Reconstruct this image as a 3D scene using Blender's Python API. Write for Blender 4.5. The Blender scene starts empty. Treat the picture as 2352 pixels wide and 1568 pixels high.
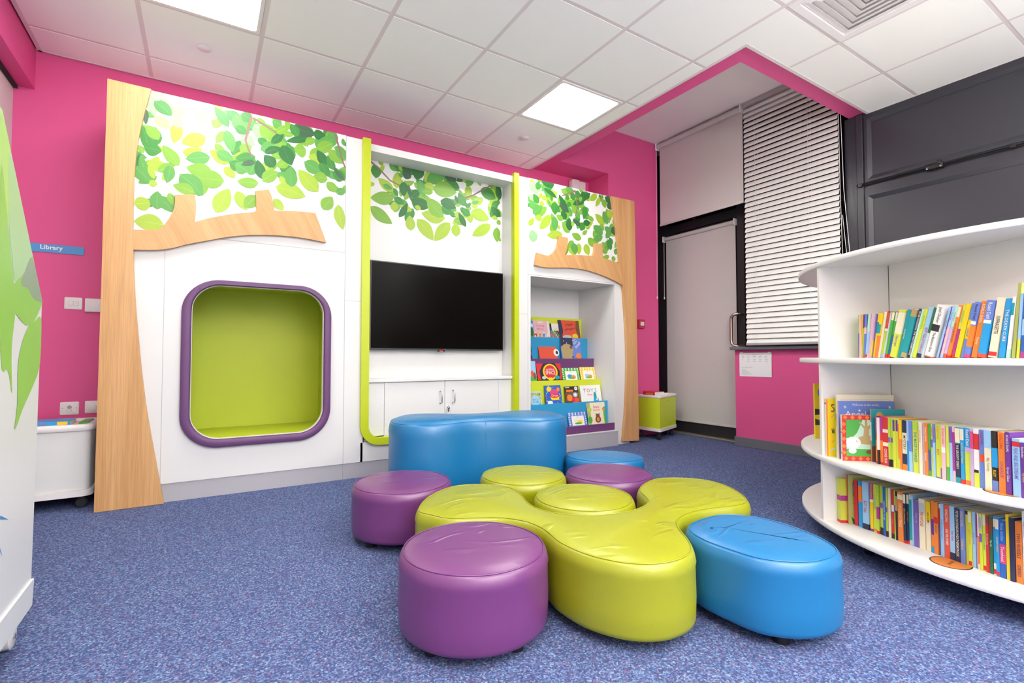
import bpy, bmesh, math, random
from mathutils import Vector, Matrix
LIGHT_EMIT = 13.5
EXPOSURE = 1.04
FILL_LIGHTS = [(-0.2, -1.6), (1.6, -1.8), (3.2, -2.0), (0.8, -2.9)]
FILL_WATT = 33.0
TRUNK_LEFT = [(-0.4885,2.4369),(-0.2882,2.4351),(-0.3009,2.3712),(-0.3189,2.2756),(-0.3406,2.1309),(-0.3527,1.9975),(-0.3569,1.878),(-0.3586,1.7391),(-0.3568,1.5872),(-0.3533,1.4771),(-0.3492,1.3506),(-0.3397,1.1925),(-0.3265,1.0333),(-0.3011,0.7688),(-0.2703,0.5242),(-0.2317,0.2885),(-0.2026,0.1145),(-0.1848,-0.0002),(-0.4994,0.0016),(-0.4962,0.5929),(-0.4926,1.2737),(-0.4913,1.8909)]
BRANCH_LEFT = [(-0.3605,1.5908),(-0.2422,1.6069),(-0.2137,1.6378),(-0.1806,1.6993),(-0.1621,1.7627),(-0.1603,1.8059),(-0.1641,1.83),(-0.0626,1.8496),(-0.0555,1.7862),(-0.058,1.7179),(-0.0649,1.677),(0.0227,1.7177),(0.1544,1.7649),(0.2633,1.7942),(0.2712,1.8428),(0.2706,1.8873),(0.2632,1.9283),(0.3433,1.953),(0.3611,1.9092),(0.3702,1.8657),(0.3768,1.8182),(0.4706,1.8312),(0.5551,1.8398),(0.6326,1.8419),(0.7058,1.6498),(0.5572,1.6614),(0.4371,1.6609),(0.3217,1.6516),(0.2104,1.6345),(0.109,1.6091),(0.0248,1.581),(-0.0917,1.5409),(-0.1557,1.5132),(-0.2092,1.496),(-0.2712,1.4845),(-0.3583,1.4765)]
TRUNK_RIGHT = [(3.3669,2.4345),(3.6805,2.438),(3.6944,1.8256),(3.7057,0.943),(3.7225,0.0196),(3.5005,0.031),(3.5246,0.196),(3.544,0.3565),(3.56,0.6309),(3.5655,0.8726),(3.5568,1.1171),(3.5367,1.3613),(3.5163,1.564),(3.4789,1.7762),(3.4499,1.9996),(3.4131,2.2328)]
BRANCH_RIGHT = [(2.4584,1.667),(2.4801,1.7785),(2.5366,1.7692),(2.6016,1.7654),(2.6536,1.7947),(2.7,1.8531),(2.7166,1.9085),(2.7168,1.9563),(2.8273,1.9546),(2.824,1.9),(2.8105,1.8396),(2.7895,1.791),(2.9372,1.8072),(3.0794,1.8165),(3.1342,1.8225),(3.1488,1.8784),(3.1493,1.9426),(3.2491,1.9518),(3.2524,1.8163),(3.3611,1.8),(3.4859,1.7782),(3.5223,1.5679),(3.3795,1.6134),(3.2187,1.6506),(3.0393,1.6768),(2.8432,1.6791),(2.6781,1.6633),(2.5639,1.6563),(2.4635,1.6648)]
LEAVES_LEFT_A = [(-0.297,2.417,-0.27,2.286,0.058,7),(-0.292,2.431,-0.154,2.433,0.076,7),(-0.224,2.426,-0.143,2.381,0.084,7),(-0.177,2.316,-0.121,2.387,0.067,0),(-0.27,2.292,-0.191,2.233,0.069,0),(-0.157,2.285,-0.175,2.148,0.064,1),(-0.192,2.306,-0.131,2.26,0.063,7),(-0.274,2.382,-0.187,2.314,0.075,4),(-0.314,2.325,-0.312,2.227,0.029,6),(-0.331,2.222,-0.295,2.075,0.058,4),(-0.312,2.227,-0.248,2.152,0.066,2),(-0.319,2.094,-0.233,2.09,0.086,4),(-0.348,2.099,-0.319,2.058,0.034,2),(-0.338,2.054,-0.321,1.927,0.03,5),(-0.333,2.043,-0.297,1.92,0.047,3),(-0.359,1.967,-0.282,1.887,0.082,3),(-0.298,1.985,-0.266,1.914,0.033,1),(-0.292,1.885,-0.249,1.887,0.042,1),(-0.229,2.127,-0.147,2.016,0.072,2),(-0.23,1.915,-0.172,2.005,0.05,1),(-0.187,2.014,-0.205,1.901,0.058,3),(-0.088,2.409,-0.018,2.308,0.05,0),(-0.046,2.42,0.056,2.358,0.087,0),(-0.134,2.439,-0.093,2.401,0.039,7),(-0.137,2.16,-0.011,2.227,0.088,1),(-0.131,2.106,-0.036,2.108,0.076,1),(-0.113,2.067,0.014,2.107,0.08,3),(-0.109,2.018,0.035,1.984,0.103,2),(-0.065,1.965,0.092,1.97,0.115,2),(-0.141,1.968,-0.021,1.855,0.111,3),(-0.175,1.895,-0.063,1.866,0.069,2),(-0.194,1.843,-0.158,1.764,0.045,2),(-0.358,1.749,-0.276,1.775,0.081,1),(-0.248,1.845,-0.248,1.734,0.073,3),(-0.358,1.649,-0.215,1.646,0.102,1),(0.12,1.927,0.049,1.762,0.096,1),(0.091,2.059,0.152,2.001,0.059,1),(0.011,2.15,0.115,2.083,0.073,1),(0.046,2.145,0.142,2.108,0.073,3),(0.033,2.429,0.111,2.321,0.059,4),(0.099,2.421,0.166,2.38,0.075,4),(0.101,2.299,0.136,2.159,0.066,3),(0.12,2.097,0.199,2.055,0.074,4),(0.165,1.919,0.214,1.804,0.074,1)]
LEAVES_LEFT_B = [(0.146,2.413,0.219,2.285,0.102,3),(0.147,2.331,0.214,2.303,0.06,4),(0.179,2.428,0.24,2.393,0.075,4),(0.229,2.39,0.286,2.327,0.067,3),(0.257,2.378,0.333,2.28,0.1,7),(0.181,2.276,0.259,2.237,0.087,7),(0.177,2.174,0.242,2.227,0.063,2),(0.286,2.366,0.385,2.325,0.104,2),(0.15,2.124,0.266,2.162,0.068,4),(0.151,2.099,0.223,2.057,0.085,3),(0.183,2.09,0.266,2.13,0.036,6),(0.276,2.286,0.345,2.244,0.055,4),(0.293,2.213,0.385,2.266,0.073,3),(0.356,2.272,0.431,2.369,0.05,5),(0.317,2.199,0.421,2.255,0.049,5),(0.317,2.186,0.376,2.114,0.08,5),(0.277,2.145,0.307,2.023,0.067,5),(0.308,2.01,0.399,2.092,0.076,2),(0.387,2.123,0.464,2.172,0.061,2),(0.426,2.276,0.482,2.149,0.093,5),(0.444,2.306,0.609,2.379,0.051,5),(0.485,2.422,0.634,2.398,0.086,6),(0.615,2.394,0.698,2.407,0.069,5),(0.36,2.424,0.419,2.406,0.077,3),(0.384,2.345,0.467,2.418,0.052,2),(0.473,2.433,0.516,2.356,0.062,4),(0.566,2.321,0.635,2.364,0.05,2),(0.496,2.258,0.573,2.275,0.094,2),(0.586,2.231,0.655,2.232,0.056,1),(0.629,2.322,0.784,2.413,0.083,3),(0.636,2.269,0.745,2.362,0.08,2),(0.561,2.192,0.682,2.142,0.094,3),(0.645,2.292,0.701,2.187,0.071,5),(0.662,2.207,0.727,2.117,0.065,4),(0.713,2.272,0.76,2.172,0.057,4),(0.719,2.308,0.819,2.233,0.083,2),(0.771,2.341,0.832,2.256,0.075,3),(0.711,2.431,0.784,2.4,0.068,3),(0.804,2.383,0.834,2.39,0.049,3),(0.619,2.103,0.715,2.101,0.077,2),(0.525,2.131,0.654,2.001,0.106,1),(0.386,1.986,0.573,1.953,0.109,1),(0.479,2.142,0.484,2.003,0.086,3),(0.414,2.063,0.442,2.015,0.04,1),(0.163,1.982,0.285,1.993,0.07,2),(0.164,1.913,0.226,1.81,0.068,1),(0.204,1.819,0.275,1.908,0.078,2),(0.375,1.905,0.438,1.838,0.06,1),(0.708,2.079,0.788,2.024,0.066,2),(0.747,2.155,0.833,2.131,0.081,4),(0.753,2.198,0.834,2.11,0.03,6),(0.774,2.015,0.838,2.047,0.053,3),(0.748,1.983,0.684,1.883,0.086,2),(0.788,1.935,0.824,1.759,0.076,1)]
LEAVES_MIDDLE = [(1.06,2.387,1.107,2.412,0.031,1),(1.136,2.409,1.155,2.343,0.041,1),(1.169,2.409,1.233,2.396,0.037,1),(1.218,2.402,1.278,2.327,0.076,3),(1.243,2.397,1.328,2.342,0.076,4),(1.288,2.387,1.318,2.335,0.038,1),(1.312,2.397,1.389,2.339,0.088,5),(1.379,2.406,1.415,2.389,0.044,3),(1.451,2.417,1.441,2.289,0.11,5),(1.065,2.289,1.153,2.302,0.101,4),(1.123,2.243,1.249,2.16,0.079,1),(1.161,2.197,1.239,2.178,0.041,3),(1.283,2.328,1.269,2.188,0.074,1),(1.283,2.308,1.328,2.302,0.042,3),(1.318,2.34,1.389,2.294,0.082,6),(1.064,2.203,1.083,2.169,0.046,1),(1.065,2.08,1.25,2.112,0.105,2),(1.065,2.014,1.239,1.902,0.097,2),(1.255,2.084,1.248,2.007,0.064,1),(1.249,2.189,1.279,2.122,0.037,4),(1.25,2.112,1.335,2.068,0.058,4),(1.299,2.208,1.42,2.271,0.051,2),(1.334,2.254,1.329,2.135,0.071,5),(1.364,2.24,1.39,2.126,0.032,6),(1.395,2.147,1.468,2.209,0.065,5),(1.295,2.061,1.401,2.034,0.052,1),(1.293,1.963,1.36,2.087,0.052,5),(1.415,2.26,1.473,2.23,0.055,2),(1.431,2.288,1.504,2.246,0.061,4),(1.462,2.293,1.505,2.156,0.072,3),(1.504,2.286,1.622,2.421,0.095,1),(1.525,2.29,1.677,2.391,0.1,3),(1.504,2.266,1.59,2.241,0.083,1),(1.483,2.202,1.579,2.214,0.056,2),(1.683,2.32,1.818,2.293,0.101,4),(1.579,2.245,1.795,2.247,0.139,2),(1.479,2.026,1.689,2.013,0.11,1),(1.385,2.12,1.553,2.093,0.095,5),(1.422,2.072,1.474,2.06,0.042,1),(1.526,2.159,1.673,2.02,0.125,2),(1.443,1.971,1.586,1.815,0.111,1),(1.734,1.983,1.592,1.811,0.105,1),(1.381,1.991,1.392,1.869,0.083,1),(1.79,1.991,1.791,1.874,0.086,1),(1.941,1.902,2.125,2.023,0.094,1),(2.19,2.008,2.191,1.874,0.076,2),(2.203,1.892,2.222,1.917,0.046,2),(2.19,2.071,2.225,2.038,0.045,2),(1.773,2.051,1.836,2.076,0.055,1),(1.813,2.083,1.882,1.968,0.054,5),(1.929,2.107,2.11,2.064,0.11,1),(1.917,2.094,1.932,2.009,0.066,1),(1.836,2.113,1.923,2.074,0.07,4),(1.894,2.138,1.929,2.186,0.032,4),(1.656,2.11,1.756,2.064,0.079,4),(1.711,2.165,1.79,2.142,0.051,4),(1.645,2.154,1.79,2.116,0.095,5),(1.905,2.33,1.911,2.215,0.072,1),(1.812,2.251,1.876,2.146,0.079,4),(1.778,2.224,1.807,2.15,0.03,6),(1.682,2.408,1.789,2.346,0.106,6),(1.761,2.408,1.8,2.384,0.048,3),(1.789,2.346,1.887,2.417,0.064,5),(1.852,2.352,1.887,2.391,0.04,1),(1.887,2.317,1.946,2.402,0.068,3),(2.0,2.407,2.024,2.347,0.044,1),(2.066,2.328,2.197,2.253,0.12,1),(2.024,2.32,2.178,2.26,0.11,4),(1.929,2.175,2.051,2.244,0.066,1),(1.935,2.182,2.012,2.205,0.031,3),(2.2,2.407,2.216,2.256,0.065,5),(2.072,2.416,2.171,2.363,0.05,2),(2.094,2.187,2.19,2.208,0.065,1),(2.134,2.177,2.216,2.245,0.059,4),(2.122,2.088,2.178,2.211,0.053,4),(2.128,2.181,2.225,2.109,0.07,5),(2.147,2.097,2.19,2.082,0.042,1)]
LEAVES_RIGHT = [(2.412,2.394,2.544,2.345,0.116,7),(2.415,2.286,2.493,2.236,0.088,7),(2.421,2.412,2.462,2.435,0.025,1),(2.481,2.392,2.544,2.377,0.072,4),(2.57,2.371,2.674,2.336,0.081,3),(2.545,2.43,2.688,2.419,0.076,5),(2.57,2.376,2.727,2.308,0.044,5),(2.418,2.244,2.48,2.176,0.077,3),(2.462,2.309,2.518,2.23,0.066,4),(2.525,2.236,2.583,2.23,0.052,1),(2.493,2.131,2.608,2.208,0.078,2),(2.455,2.126,2.557,2.215,0.08,3),(2.474,2.097,2.556,2.099,0.06,1),(2.408,2.02,2.467,2.091,0.049,1),(2.596,2.291,2.674,2.224,0.06,1),(2.615,2.283,2.654,2.22,0.034,3),(2.524,2.0,2.647,2.144,0.085,1),(2.754,2.236,2.862,2.145,0.095,2),(2.701,2.276,2.7,2.153,0.088,4),(2.741,2.353,2.849,2.219,0.056,5),(2.754,2.28,2.863,2.199,0.068,6),(2.781,2.208,2.821,2.127,0.077,5),(2.693,2.141,2.7,2.002,0.081,3),(2.713,2.155,2.794,2.123,0.057,2),(2.607,1.953,2.787,1.987,0.08,1),(2.747,2.068,2.746,2.025,0.034,1),(2.78,2.1,2.869,2.014,0.089,2),(2.862,2.15,2.869,2.031,0.077,5),(2.445,1.984,2.461,1.874,0.096,7),(2.768,2.402,2.877,2.366,0.077,2),(2.912,2.4,2.905,2.322,0.063,4),(2.823,2.428,2.892,2.402,0.066,3),(2.836,2.37,2.85,2.312,0.043,4),(2.863,2.304,2.933,2.276,0.079,2),(2.836,2.261,2.891,2.292,0.043,4),(2.961,2.27,3.032,2.315,0.055,2),(2.905,2.283,3.047,2.334,0.059,5),(2.962,2.431,2.982,2.346,0.066,4),(3.033,2.433,3.04,2.333,0.081,5),(3.061,2.359,3.12,2.431,0.05,5),(2.983,2.362,3.018,2.341,0.056,2),(3.112,2.357,3.209,2.43,0.064,1),(3.189,2.31,3.246,2.411,0.048,1),(3.254,2.426,3.292,2.41,0.036,3),(3.307,2.424,3.391,2.392,0.071,5),(3.284,2.397,3.314,2.316,0.071,2),(3.353,2.386,3.391,2.311,0.072,6),(3.054,2.296,3.038,2.16,0.065,4),(2.891,2.259,2.961,2.22,0.068,2),(2.946,2.223,2.989,2.163,0.058,3),(3.06,2.09,3.155,2.154,0.046,1),(3.031,2.131,3.125,2.144,0.062,5),(3.031,2.131,3.002,2.049,0.083,4),(2.904,2.145,2.995,2.092,0.047,6),(2.89,2.11,2.925,2.088,0.041,1),(3.181,2.237,3.305,2.153,0.08,1),(3.344,2.297,3.406,2.237,0.077,1),(3.283,2.276,3.343,2.158,0.07,3),(3.236,2.138,3.297,2.094,0.066,2),(3.158,2.121,3.281,2.052,0.092,3),(3.319,2.017,3.389,2.148,0.065,3),(3.421,2.228,3.432,2.159,0.032,2),(3.405,2.144,3.451,2.063,0.08,6),(3.088,1.988,3.197,1.922,0.083,2),(3.161,1.98,3.277,2.034,0.074,3),(3.342,2.014,3.387,1.91,0.063,4),(3.273,1.977,3.303,1.923,0.069,2),(3.272,1.874,3.341,1.91,0.065,2),(3.272,1.817,3.363,1.849,0.046,2),(3.418,1.855,3.417,1.797,0.055,2),(3.434,1.933,3.466,2.012,0.038,2),(3.422,1.914,3.473,1.885,0.051,3),(3.456,1.796,3.492,1.788,0.026,2),(2.893,2.006,3.009,1.972,0.069,2),(3.02,2.018,3.081,2.065,0.041,2),(2.98,1.929,2.979,1.819,0.071,1),(2.91,1.924,2.937,1.814,0.085,3),(3.059,1.933,3.101,1.827,0.081,1),(2.813,1.795,2.851,1.903,0.04,2)]
TWIGS_LEFT = [[(0.237,2.421),(0.206,2.257),(0.223,2.204),(0.246,2.158)],[(0.248,2.414),(0.331,2.377),(0.39,2.346)],[(0.764,2.429),(0.794,2.325),(0.815,2.253),(0.833,2.207)]]
TWIGS_MIDDLE = [[(1.064,2.362),(1.151,2.301),(1.219,2.242),(1.299,2.216)],[(1.873,2.216),(1.952,2.254),(2.024,2.304),(2.103,2.356),(2.178,2.389)],[(2.097,2.412),(2.134,2.378)]]
TWIGS_RIGHT = [[(2.93,2.428),(2.951,2.346),(2.964,2.265),(2.932,2.171)],[(2.926,2.414),(2.85,2.378),(2.781,2.344)]]
BOARD_LEAVES = [([(1.703,1.467),(1.717,1.482),(1.789,1.407),(1.776,1.362),(1.79,1.208),(1.753,1.255),(1.721,1.268)],1),([(1.786,1.397),(1.909,1.296),(2.004,1.167),(2.027,1.158),(1.928,1.104),(1.856,1.064),(1.823,1.134),(1.795,1.197),(1.774,1.35)],7),([(1.714,1.342),(1.771,1.237),(1.81,1.144),(1.866,1.0),(1.841,0.882),(1.86,0.755),(1.818,0.831),(1.758,0.854)],2),([(1.845,0.987),(1.774,1.025),(1.865,1.065),(1.986,1.131),(2.016,1.162),(2.128,1.044),(2.111,1.018),(2.046,0.97),(1.983,0.952),(1.932,0.957)],2),([(2.009,1.158),(2.128,1.047),(2.086,1.032),(2.017,1.039),(1.972,1.06),(1.902,1.064),(1.947,1.113)],5),([(2.12,0.983),(2.12,0.839),(2.044,0.768),(1.956,0.711),(1.887,0.656),(1.906,0.728),(1.9,0.835),(1.937,0.908),(2.003,0.958),(2.046,0.967)],2)]
BOARD_BLUE = [[(1.794,0.45),(1.862,0.421),(1.795,0.44)],[(1.802,0.364),(1.823,0.335),(1.803,0.355)]]
FLOWER = [(0.708,1.853),(0.802,1.996),(0.918,2.089),(1.028,2.123),(1.137,2.074),(1.202,2.005),(1.22,1.925),(1.205,1.838),(1.17,1.746),(1.147,1.667),(1.153,1.587),(1.192,1.519),(1.265,1.456),(1.366,1.425),(1.462,1.42),(1.548,1.448),(1.592,1.481),(1.631,1.546),(1.675,1.614),(1.753,1.668),(1.869,1.712),(1.974,1.702),(2.102,1.586),(2.093,1.427),(1.994,1.279),(1.919,1.222),(1.824,1.226),(1.725,1.254),(1.608,1.264),(1.499,1.231),(1.43,1.165),(1.376,1.083),(1.31,1.017),(1.247,0.99),(1.161,0.989),(1.089,1.021),(1.033,1.077),(0.99,1.17),(0.981,1.265),(0.986,1.328),(1.008,1.407),(1.006,1.512),(0.944,1.607),(0.838,1.662),(0.77,1.702),(0.734,1.783)]
PETAL = [(1.441,1.16),(1.526,1.2),(1.657,1.205),(1.738,1.169),(1.794,1.075),(1.79,0.955),(1.753,0.845),(1.696,0.775),(1.617,0.757),(1.531,0.769),(1.459,0.811),(1.408,0.879),(1.398,0.972),(1.399,1.067)]
DISPLAY_BOOKS = [(1,2.749,2.79,0.192),(1,2.783,2.989,0.176),(1,3.0,3.11,0.153),(1,3.106,3.384,0.192),(2,2.685,2.7,0.17),(2,2.791,3.009,0.123),(2,3.06,3.319,0.216),(3,2.617,2.683,0.19),(3,2.693,2.986,0.166),(3,2.997,3.213,0.121),(3,3.226,3.433,0.126),(4,2.547,2.671,0.119),(4,2.714,2.905,0.169),(4,2.951,3.122,0.152),(4,3.143,3.405,0.157),(5,2.912,3.13,0.123),(5,3.147,3.374,0.203)]
ROW_TABLE = {
 'top': [
  (-0.3303,-0.3216,0.192,0.006,'li|bl:0-.57|ro:0-.06'),
  (-0.321,-0.3158,0.192,0.01,'pk'),
  (-0.3158,-0.3116,0.191,0.051,'ye'),
  (-0.3118,-0.3053,0.192,0.063,'li|pu:.68-1'),
  (-0.3053,-0.2923,0.192,0.089,'pb|ro:0-.05|pk:.55-.7'),
  (-0.2921,-0.2898,0.191,0.084,'dg'),
  (-0.2898,-0.2808,0.192,0.112,'mi|lb:.1-.6|re:.02-.08'),
  (-0.2808,-0.2669,0.192,0.128,'pk'),
  (-0.2669,-0.2614,0.191,0.121,'ll|ye:.05-.4'),
  (-0.2614,-0.2569,0.191,0.141,'vi'),
  (-0.2569,-0.2445,0.192,0.181,'ye|te:.55-.8'),
  (-0.2445,-0.2322,0.191,0.187,'ye|or:0-.5|te:.55-.75'),
  (-0.2322,-0.2206,0.196,0.202,'cr'),
  (-0.2201,-0.2034,0.197,0.211,'li|re:.63-1|lb:0-.07|wh:.58-.63;ROALD DAHL@or@.68-.96'),
  (-0.2029,-0.1968,0.193,0.214,'gy'),
  (-0.1963,-0.1851,0.193,0.232,'gr|cr:.82-.99|re:0-.08'),
  (-0.1846,-0.1749,0.193,0.22,'bl|cr:.8-.99|gr:.5-.8|re:0-.08'),
  (-0.1719,-0.1422,0.196,0.219,'yg|cr:.5-.95;George@vi@.2-.5'),
  (-0.1413,-0.1236,0.197,0.276,'te;Going Solo@cr@.1-.9'),
  (-0.1231,-0.0997,0.196,0.281,'ta|te:.1-.85'),
  (-0.0986,-0.0838,0.197,0.291,'nv;PETER DICKINSON  THE WEATHERMONGER@wh@.05-.95'),
  (-0.0827,-0.076,0.196,0.297,'mi'),
  (-0.0754,-0.0619,0.195,0.291,'yg;ROALD DAHL@gr@.5-.95'),
  (-0.0612,-0.0384,0.198,0.29,'lb|nv:0-.08;BOY Tales of Childhood@re@.1-.6'),
  (-0.0374,-0.027,0.198,0.308,'gy|dg:.5-1'),
  (-0.0258,0.0078,0.202,0.29,'wh|dk:.5-.63|ro:0-.02;Joel Dicker@dk@.66-.96;The Baltimore Boys@dk@.1-.48'),
  (0.021,0.03,0.195,0.273,'lb;Roald Dahl@ma@.4-.95'),
  (0.0307,0.0369,0.195,0.269,'pu;The Magic Finger@wh@.1-.95'),
  (0.0373,0.0476,0.196,0.275,'pk|lb:.6-1|lb:0-.07;Roald Dahl@bl@.65-.95'),
  (0.048,0.0598,0.196,0.271,'ll|mi:.6-1|ro:0-.08;Roald Dahl@te@.62-.95'),
  (0.0602,0.0726,0.195,0.258,'or|cr:.78-.97|re:0-.05;WHAT HAPPENS NEXT@nv@.2-.75'),
  (0.0734,0.0856,0.196,0.247,'ma|yg:.55-1|re:0-.07;ROALD DAHL@te@.6-.95'),
  (0.0862,0.1054,0.196,0.251,'or|ye:0-1'),
  (0.1062,0.1206,0.197,0.239,'pb|ye:.35-.7;CHARLIE@bl@.25-.7'),
  (0.1214,0.1415,0.198,0.197,'pb|or:.2-.58|hp:0-.06|wh:.6-.66;Roald Dahl@nv@.68-.97'),
  (0.1426,0.1651,0.198,0.218,'or;ROALD DAHL@cr@.62-.95;Danny@cr@.2-.4'),
  (0.1662,0.1956,0.198,0.218,'sb|pb:.65-1|ro:0-.07|wh:.6-.66;Roald Dahl@wh@.68-.96'),
  (0.1982,0.2287,0.203,0.15,'cr|re:.03-.1;SUFFRAGETTE@dk@.4-.7'),
  (0.2294,0.2527,0.197,0.149,'sb;THE DEATH CURE@wh@.25-.85'),
  (0.2533,0.2658,0.202,0.13,'wh|mi:0-.15|te:.7-.9'),
  (0.2666,0.2816,0.245,0.105,'ol'),
  (0.2819,0.292,0.209,0.094,'yg|lb:.3-1'),
  (0.293,0.3095,0.208,0.052,'bl|ma:0-.1|lb:.35-.6'),
 ],
 'mid': [
  (-0.2442,-0.2345,0.201,-0.016,'re|ma:.62-1|or:.05-.5'),
  (-0.2334,-0.2251,0.201,-0.001,'dk|wh:.3-.98'),
  (-0.2243,-0.2109,0.203,0.012,'re|ma:.65-1|or:.05-.5'),
  (-0.2091,-0.1834,0.202,-0.002,'re|cr:.68-.75|cr:.4-.48;COOKIE YEAR@wh@.05-.35'),
  (-0.1829,-0.1745,0.201,-0.034,'li|vi:.5-.6|dk:0-.15'),
  (-0.1738,-0.1647,0.201,-0.024,'li|vi:.5-.6|dk:0-.15'),
  (-0.1613,-0.1525,0.2,-0.025,'yg|pu:.75-.98'),
  (-0.1521,-0.1417,0.2,-0.022,'yg|pu:.75-.98'),
  (-0.141,-0.1343,0.201,-0.026,'yg|or:.2-.9'),
  (-0.1336,-0.1254,0.202,-0.017,'or|ye:.6-.98'),
  (-0.1239,-0.1039,0.199,-0.016,'nv|cr:.33-.75|or:0-.12;MYSTERY@dk@.38-.72'),
  (-0.103,-0.0939,0.2,-0.027,'sb|lb:.6-1'),
  (-0.0929,-0.0821,0.2,-0.033,'lb|pb:.4-1'),
  (-0.0805,-0.0572,0.202,-0.017,'yg|li:.82-1;THE MAZE RUNNER@te@.2-.8'),
  (-0.0521,-0.0411,0.201,-0.031,'cr;ROALD DAHL@or@.5-.95'),
  (-0.0396,-0.033,0.201,-0.021,'ll'),
  (-0.0318,-0.019,0.2,-0.033,'or;ROALD DAHL@wh@.6-.95;Fantastic@wh@.2-.5'),
  (-0.0178,-0.0111,0.2,-0.031,'gr|bl:.1-.5'),
  (-0.0104,-0.0024,0.2,-0.026,'yg|vi:.55-.7;ROALD DAHL@ma@.72-.97'),
  (-0.0015,0.0076,0.2,-0.024,'lb|pb:.65-1;ROALD DAHL@ma@.66-.98'),
  (0.0099,0.0264,0.199,-0.03,'yg|vi:0-.02;ROALD DAHL@or@.72-.98;BOY@re@.42-.55'),
  (0.0277,0.0326,0.2,-0.027,'vi|yg:.2-1'),
  (0.0341,0.0487,0.199,-0.048,'pk|wh:.5-.6;ROALD DAHL@ro@.65-.95'),
  (0.0505,0.0603,0.2,-0.047,'gr|yg:.25-1'),
  (0.0612,0.0693,0.2,-0.053,'lb|vi:.7-1;ROALD DAHL@ma@.72-.98'),
  (0.0699,0.0789,0.2,-0.049,'pk|ma:.2-.9'),
  (0.0802,0.0963,0.2,-0.049,'te|cr:.72-.98|nv:.1-.7;THE GROOVY GREEKS@cr@.25-.68'),
  (0.0972,0.1094,0.2,-0.045,'sb|cr:.78-.98|re:0-.08;AWFUL EGYPTIANS@ye@.35-.75'),
  (0.1102,0.1313,0.201,-0.048,'yg|sb:.66-1|or:0-.08|ll:.58-.66;Roald Dahl@wh@.69-.97'),
  (0.1319,0.1417,0.202,-0.049,'ll|hp:.65-.95'),
  (0.1427,0.1578,0.202,-0.045,'wh|re:.65-.92|yg:0-.25|dk:.25-.3'),
  (0.1587,0.1748,0.202,-0.054,'pb|ro:.45-.58;ROALD DAHL@ma@.74-.98'),
  (0.1771,0.1989,0.204,-0.043,'cr|lb:.7-1;My Family@ta@.2-.65'),
  (0.1998,0.2155,0.204,-0.037,'dk|pb:0-.18|sb:.4-.72;ELEY@ye@.22-.38'),
  (0.2177,0.2376,0.203,-0.04,'ye|or:0-1;ROALD DAHL@re@.72-.96;CHARLIE@ma@.25-.52'),
  (0.2393,0.2537,0.206,-0.023,'pu;ROALD DAHL@wh@.68-.95;Great Glass@cr@.1-.55'),
  (0.2574,0.2801,0.188,-0.037,'lb|re:.86-.95;PEAS AND BIG DREAMS@vi@.3-.84'),
  (0.2809,0.294,0.178,-0.038,'pu;Starfinder@wh@.7-.95;Top Secret@ye@.2-.55'),
 ],
 'low': [
  (-0.3343,-0.3176,0.2,-0.023,'re'),
  (-0.3144,-0.2967,0.201,-0.02,'sb|or:.55-.9'),
  (-0.2936,-0.2643,0.203,-0.018,'lb|nv:0-.12;BOY Tales@re@.35-.6'),
  (-0.2613,-0.2464,0.206,-0.018,'ye|ma:.66-1|pu:0-.05|wh:.6-.66;ROALD DAHL@ye@.68-.98'),
  (-0.2444,-0.2311,0.205,-0.015,'yg|or:.03-.08;A VICTORIANS@te@.3-.95'),
  (-0.2297,-0.219,0.204,-0.012,'li|ma:.3-.55|re:0-.06'),
  (-0.2176,-0.2109,0.205,-0.011,'li|vi:.55-.65|dk:0-.15'),
  (-0.2099,-0.202,0.205,-0.006,'li|vi:.55-.65|dk:0-.15'),
  (-0.2009,-0.1895,0.204,-0.008,'bl;COLIN DANN  The Life@wh@.1-.95'),
  (-0.1886,-0.1825,0.203,-0.015,'li|vi:.5-.6|dk:0-.12'),
  (-0.1816,-0.1723,0.202,0.008,'cr'),
  (-0.1693,-0.1586,0.201,-0.041,'re|wh:.55-.68|dk:0-.1;Charlie@or@.2-.5'),
  (-0.1577,-0.1513,0.199,-0.012,'li|vi:.55-.7'),
  (-0.1509,-0.1423,0.198,-0.003,'dk|ta:.6-.9'),
  (-0.1405,-0.1179,0.199,-0.016,'or|cr:.85-.95;THE SCORCH TRIALS@cr@.3-.78'),
  (-0.1166,-0.1075,0.199,-0.013,'nv|cr:.8-.98|re:0-.06;MEASLY MIDDLE AGES@ye@.3-.78'),
  (-0.1066,-0.098,0.2,-0.012,'nv|cr:.8-.98|re:0-.06;SLIMY STUARTS@or@.3-.78'),
  (-0.0967,-0.086,0.2,-0.012,'gy|te:.1-.9'),
  (-0.0852,-0.0801,0.197,-0.003,'lb'),
  (-0.079,-0.0602,0.182,-0.025,'vi;Dizzy Lee@ll@.35-.9'),
  (-0.0588,-0.0367,0.194,-0.018,'cr|gy:.7-.92;THE WITCHES@re@.45-.75'),
  (-0.0355,-0.0187,0.189,-0.022,'ye|cr:.0-.6;Jillah to My@nv@.5-.85'),
  (-0.0156,-0.0048,0.197,-0.007,'or|pu:.35-.65|sb:0-.12'),
  (-0.004,0.0107,0.195,-0.024,'or|re:.6-.72;DANNY@dg@.4-.6'),
  (0.0115,0.0191,0.196,-0.025,'bl|re:.62-.9|wh:.9-.98'),
  (0.0199,0.0307,0.196,-0.02,'lb;ROALD DAHL Charlie@vi@.1-.95'),
  (0.0317,0.0491,0.195,-0.021,'ro;ROALD DAHL@wh@.68-.92;AND THE STORIES@wh@.25-.55'),
  (0.0499,0.0672,0.196,-0.021,'lb|nv:0-.14;Boy Tales@re@.3-.6'),
  (0.068,0.0846,0.195,-0.014,'nv;PETER DICKINSON WEATHERMONGER@cr@.1-.95'),
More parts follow.
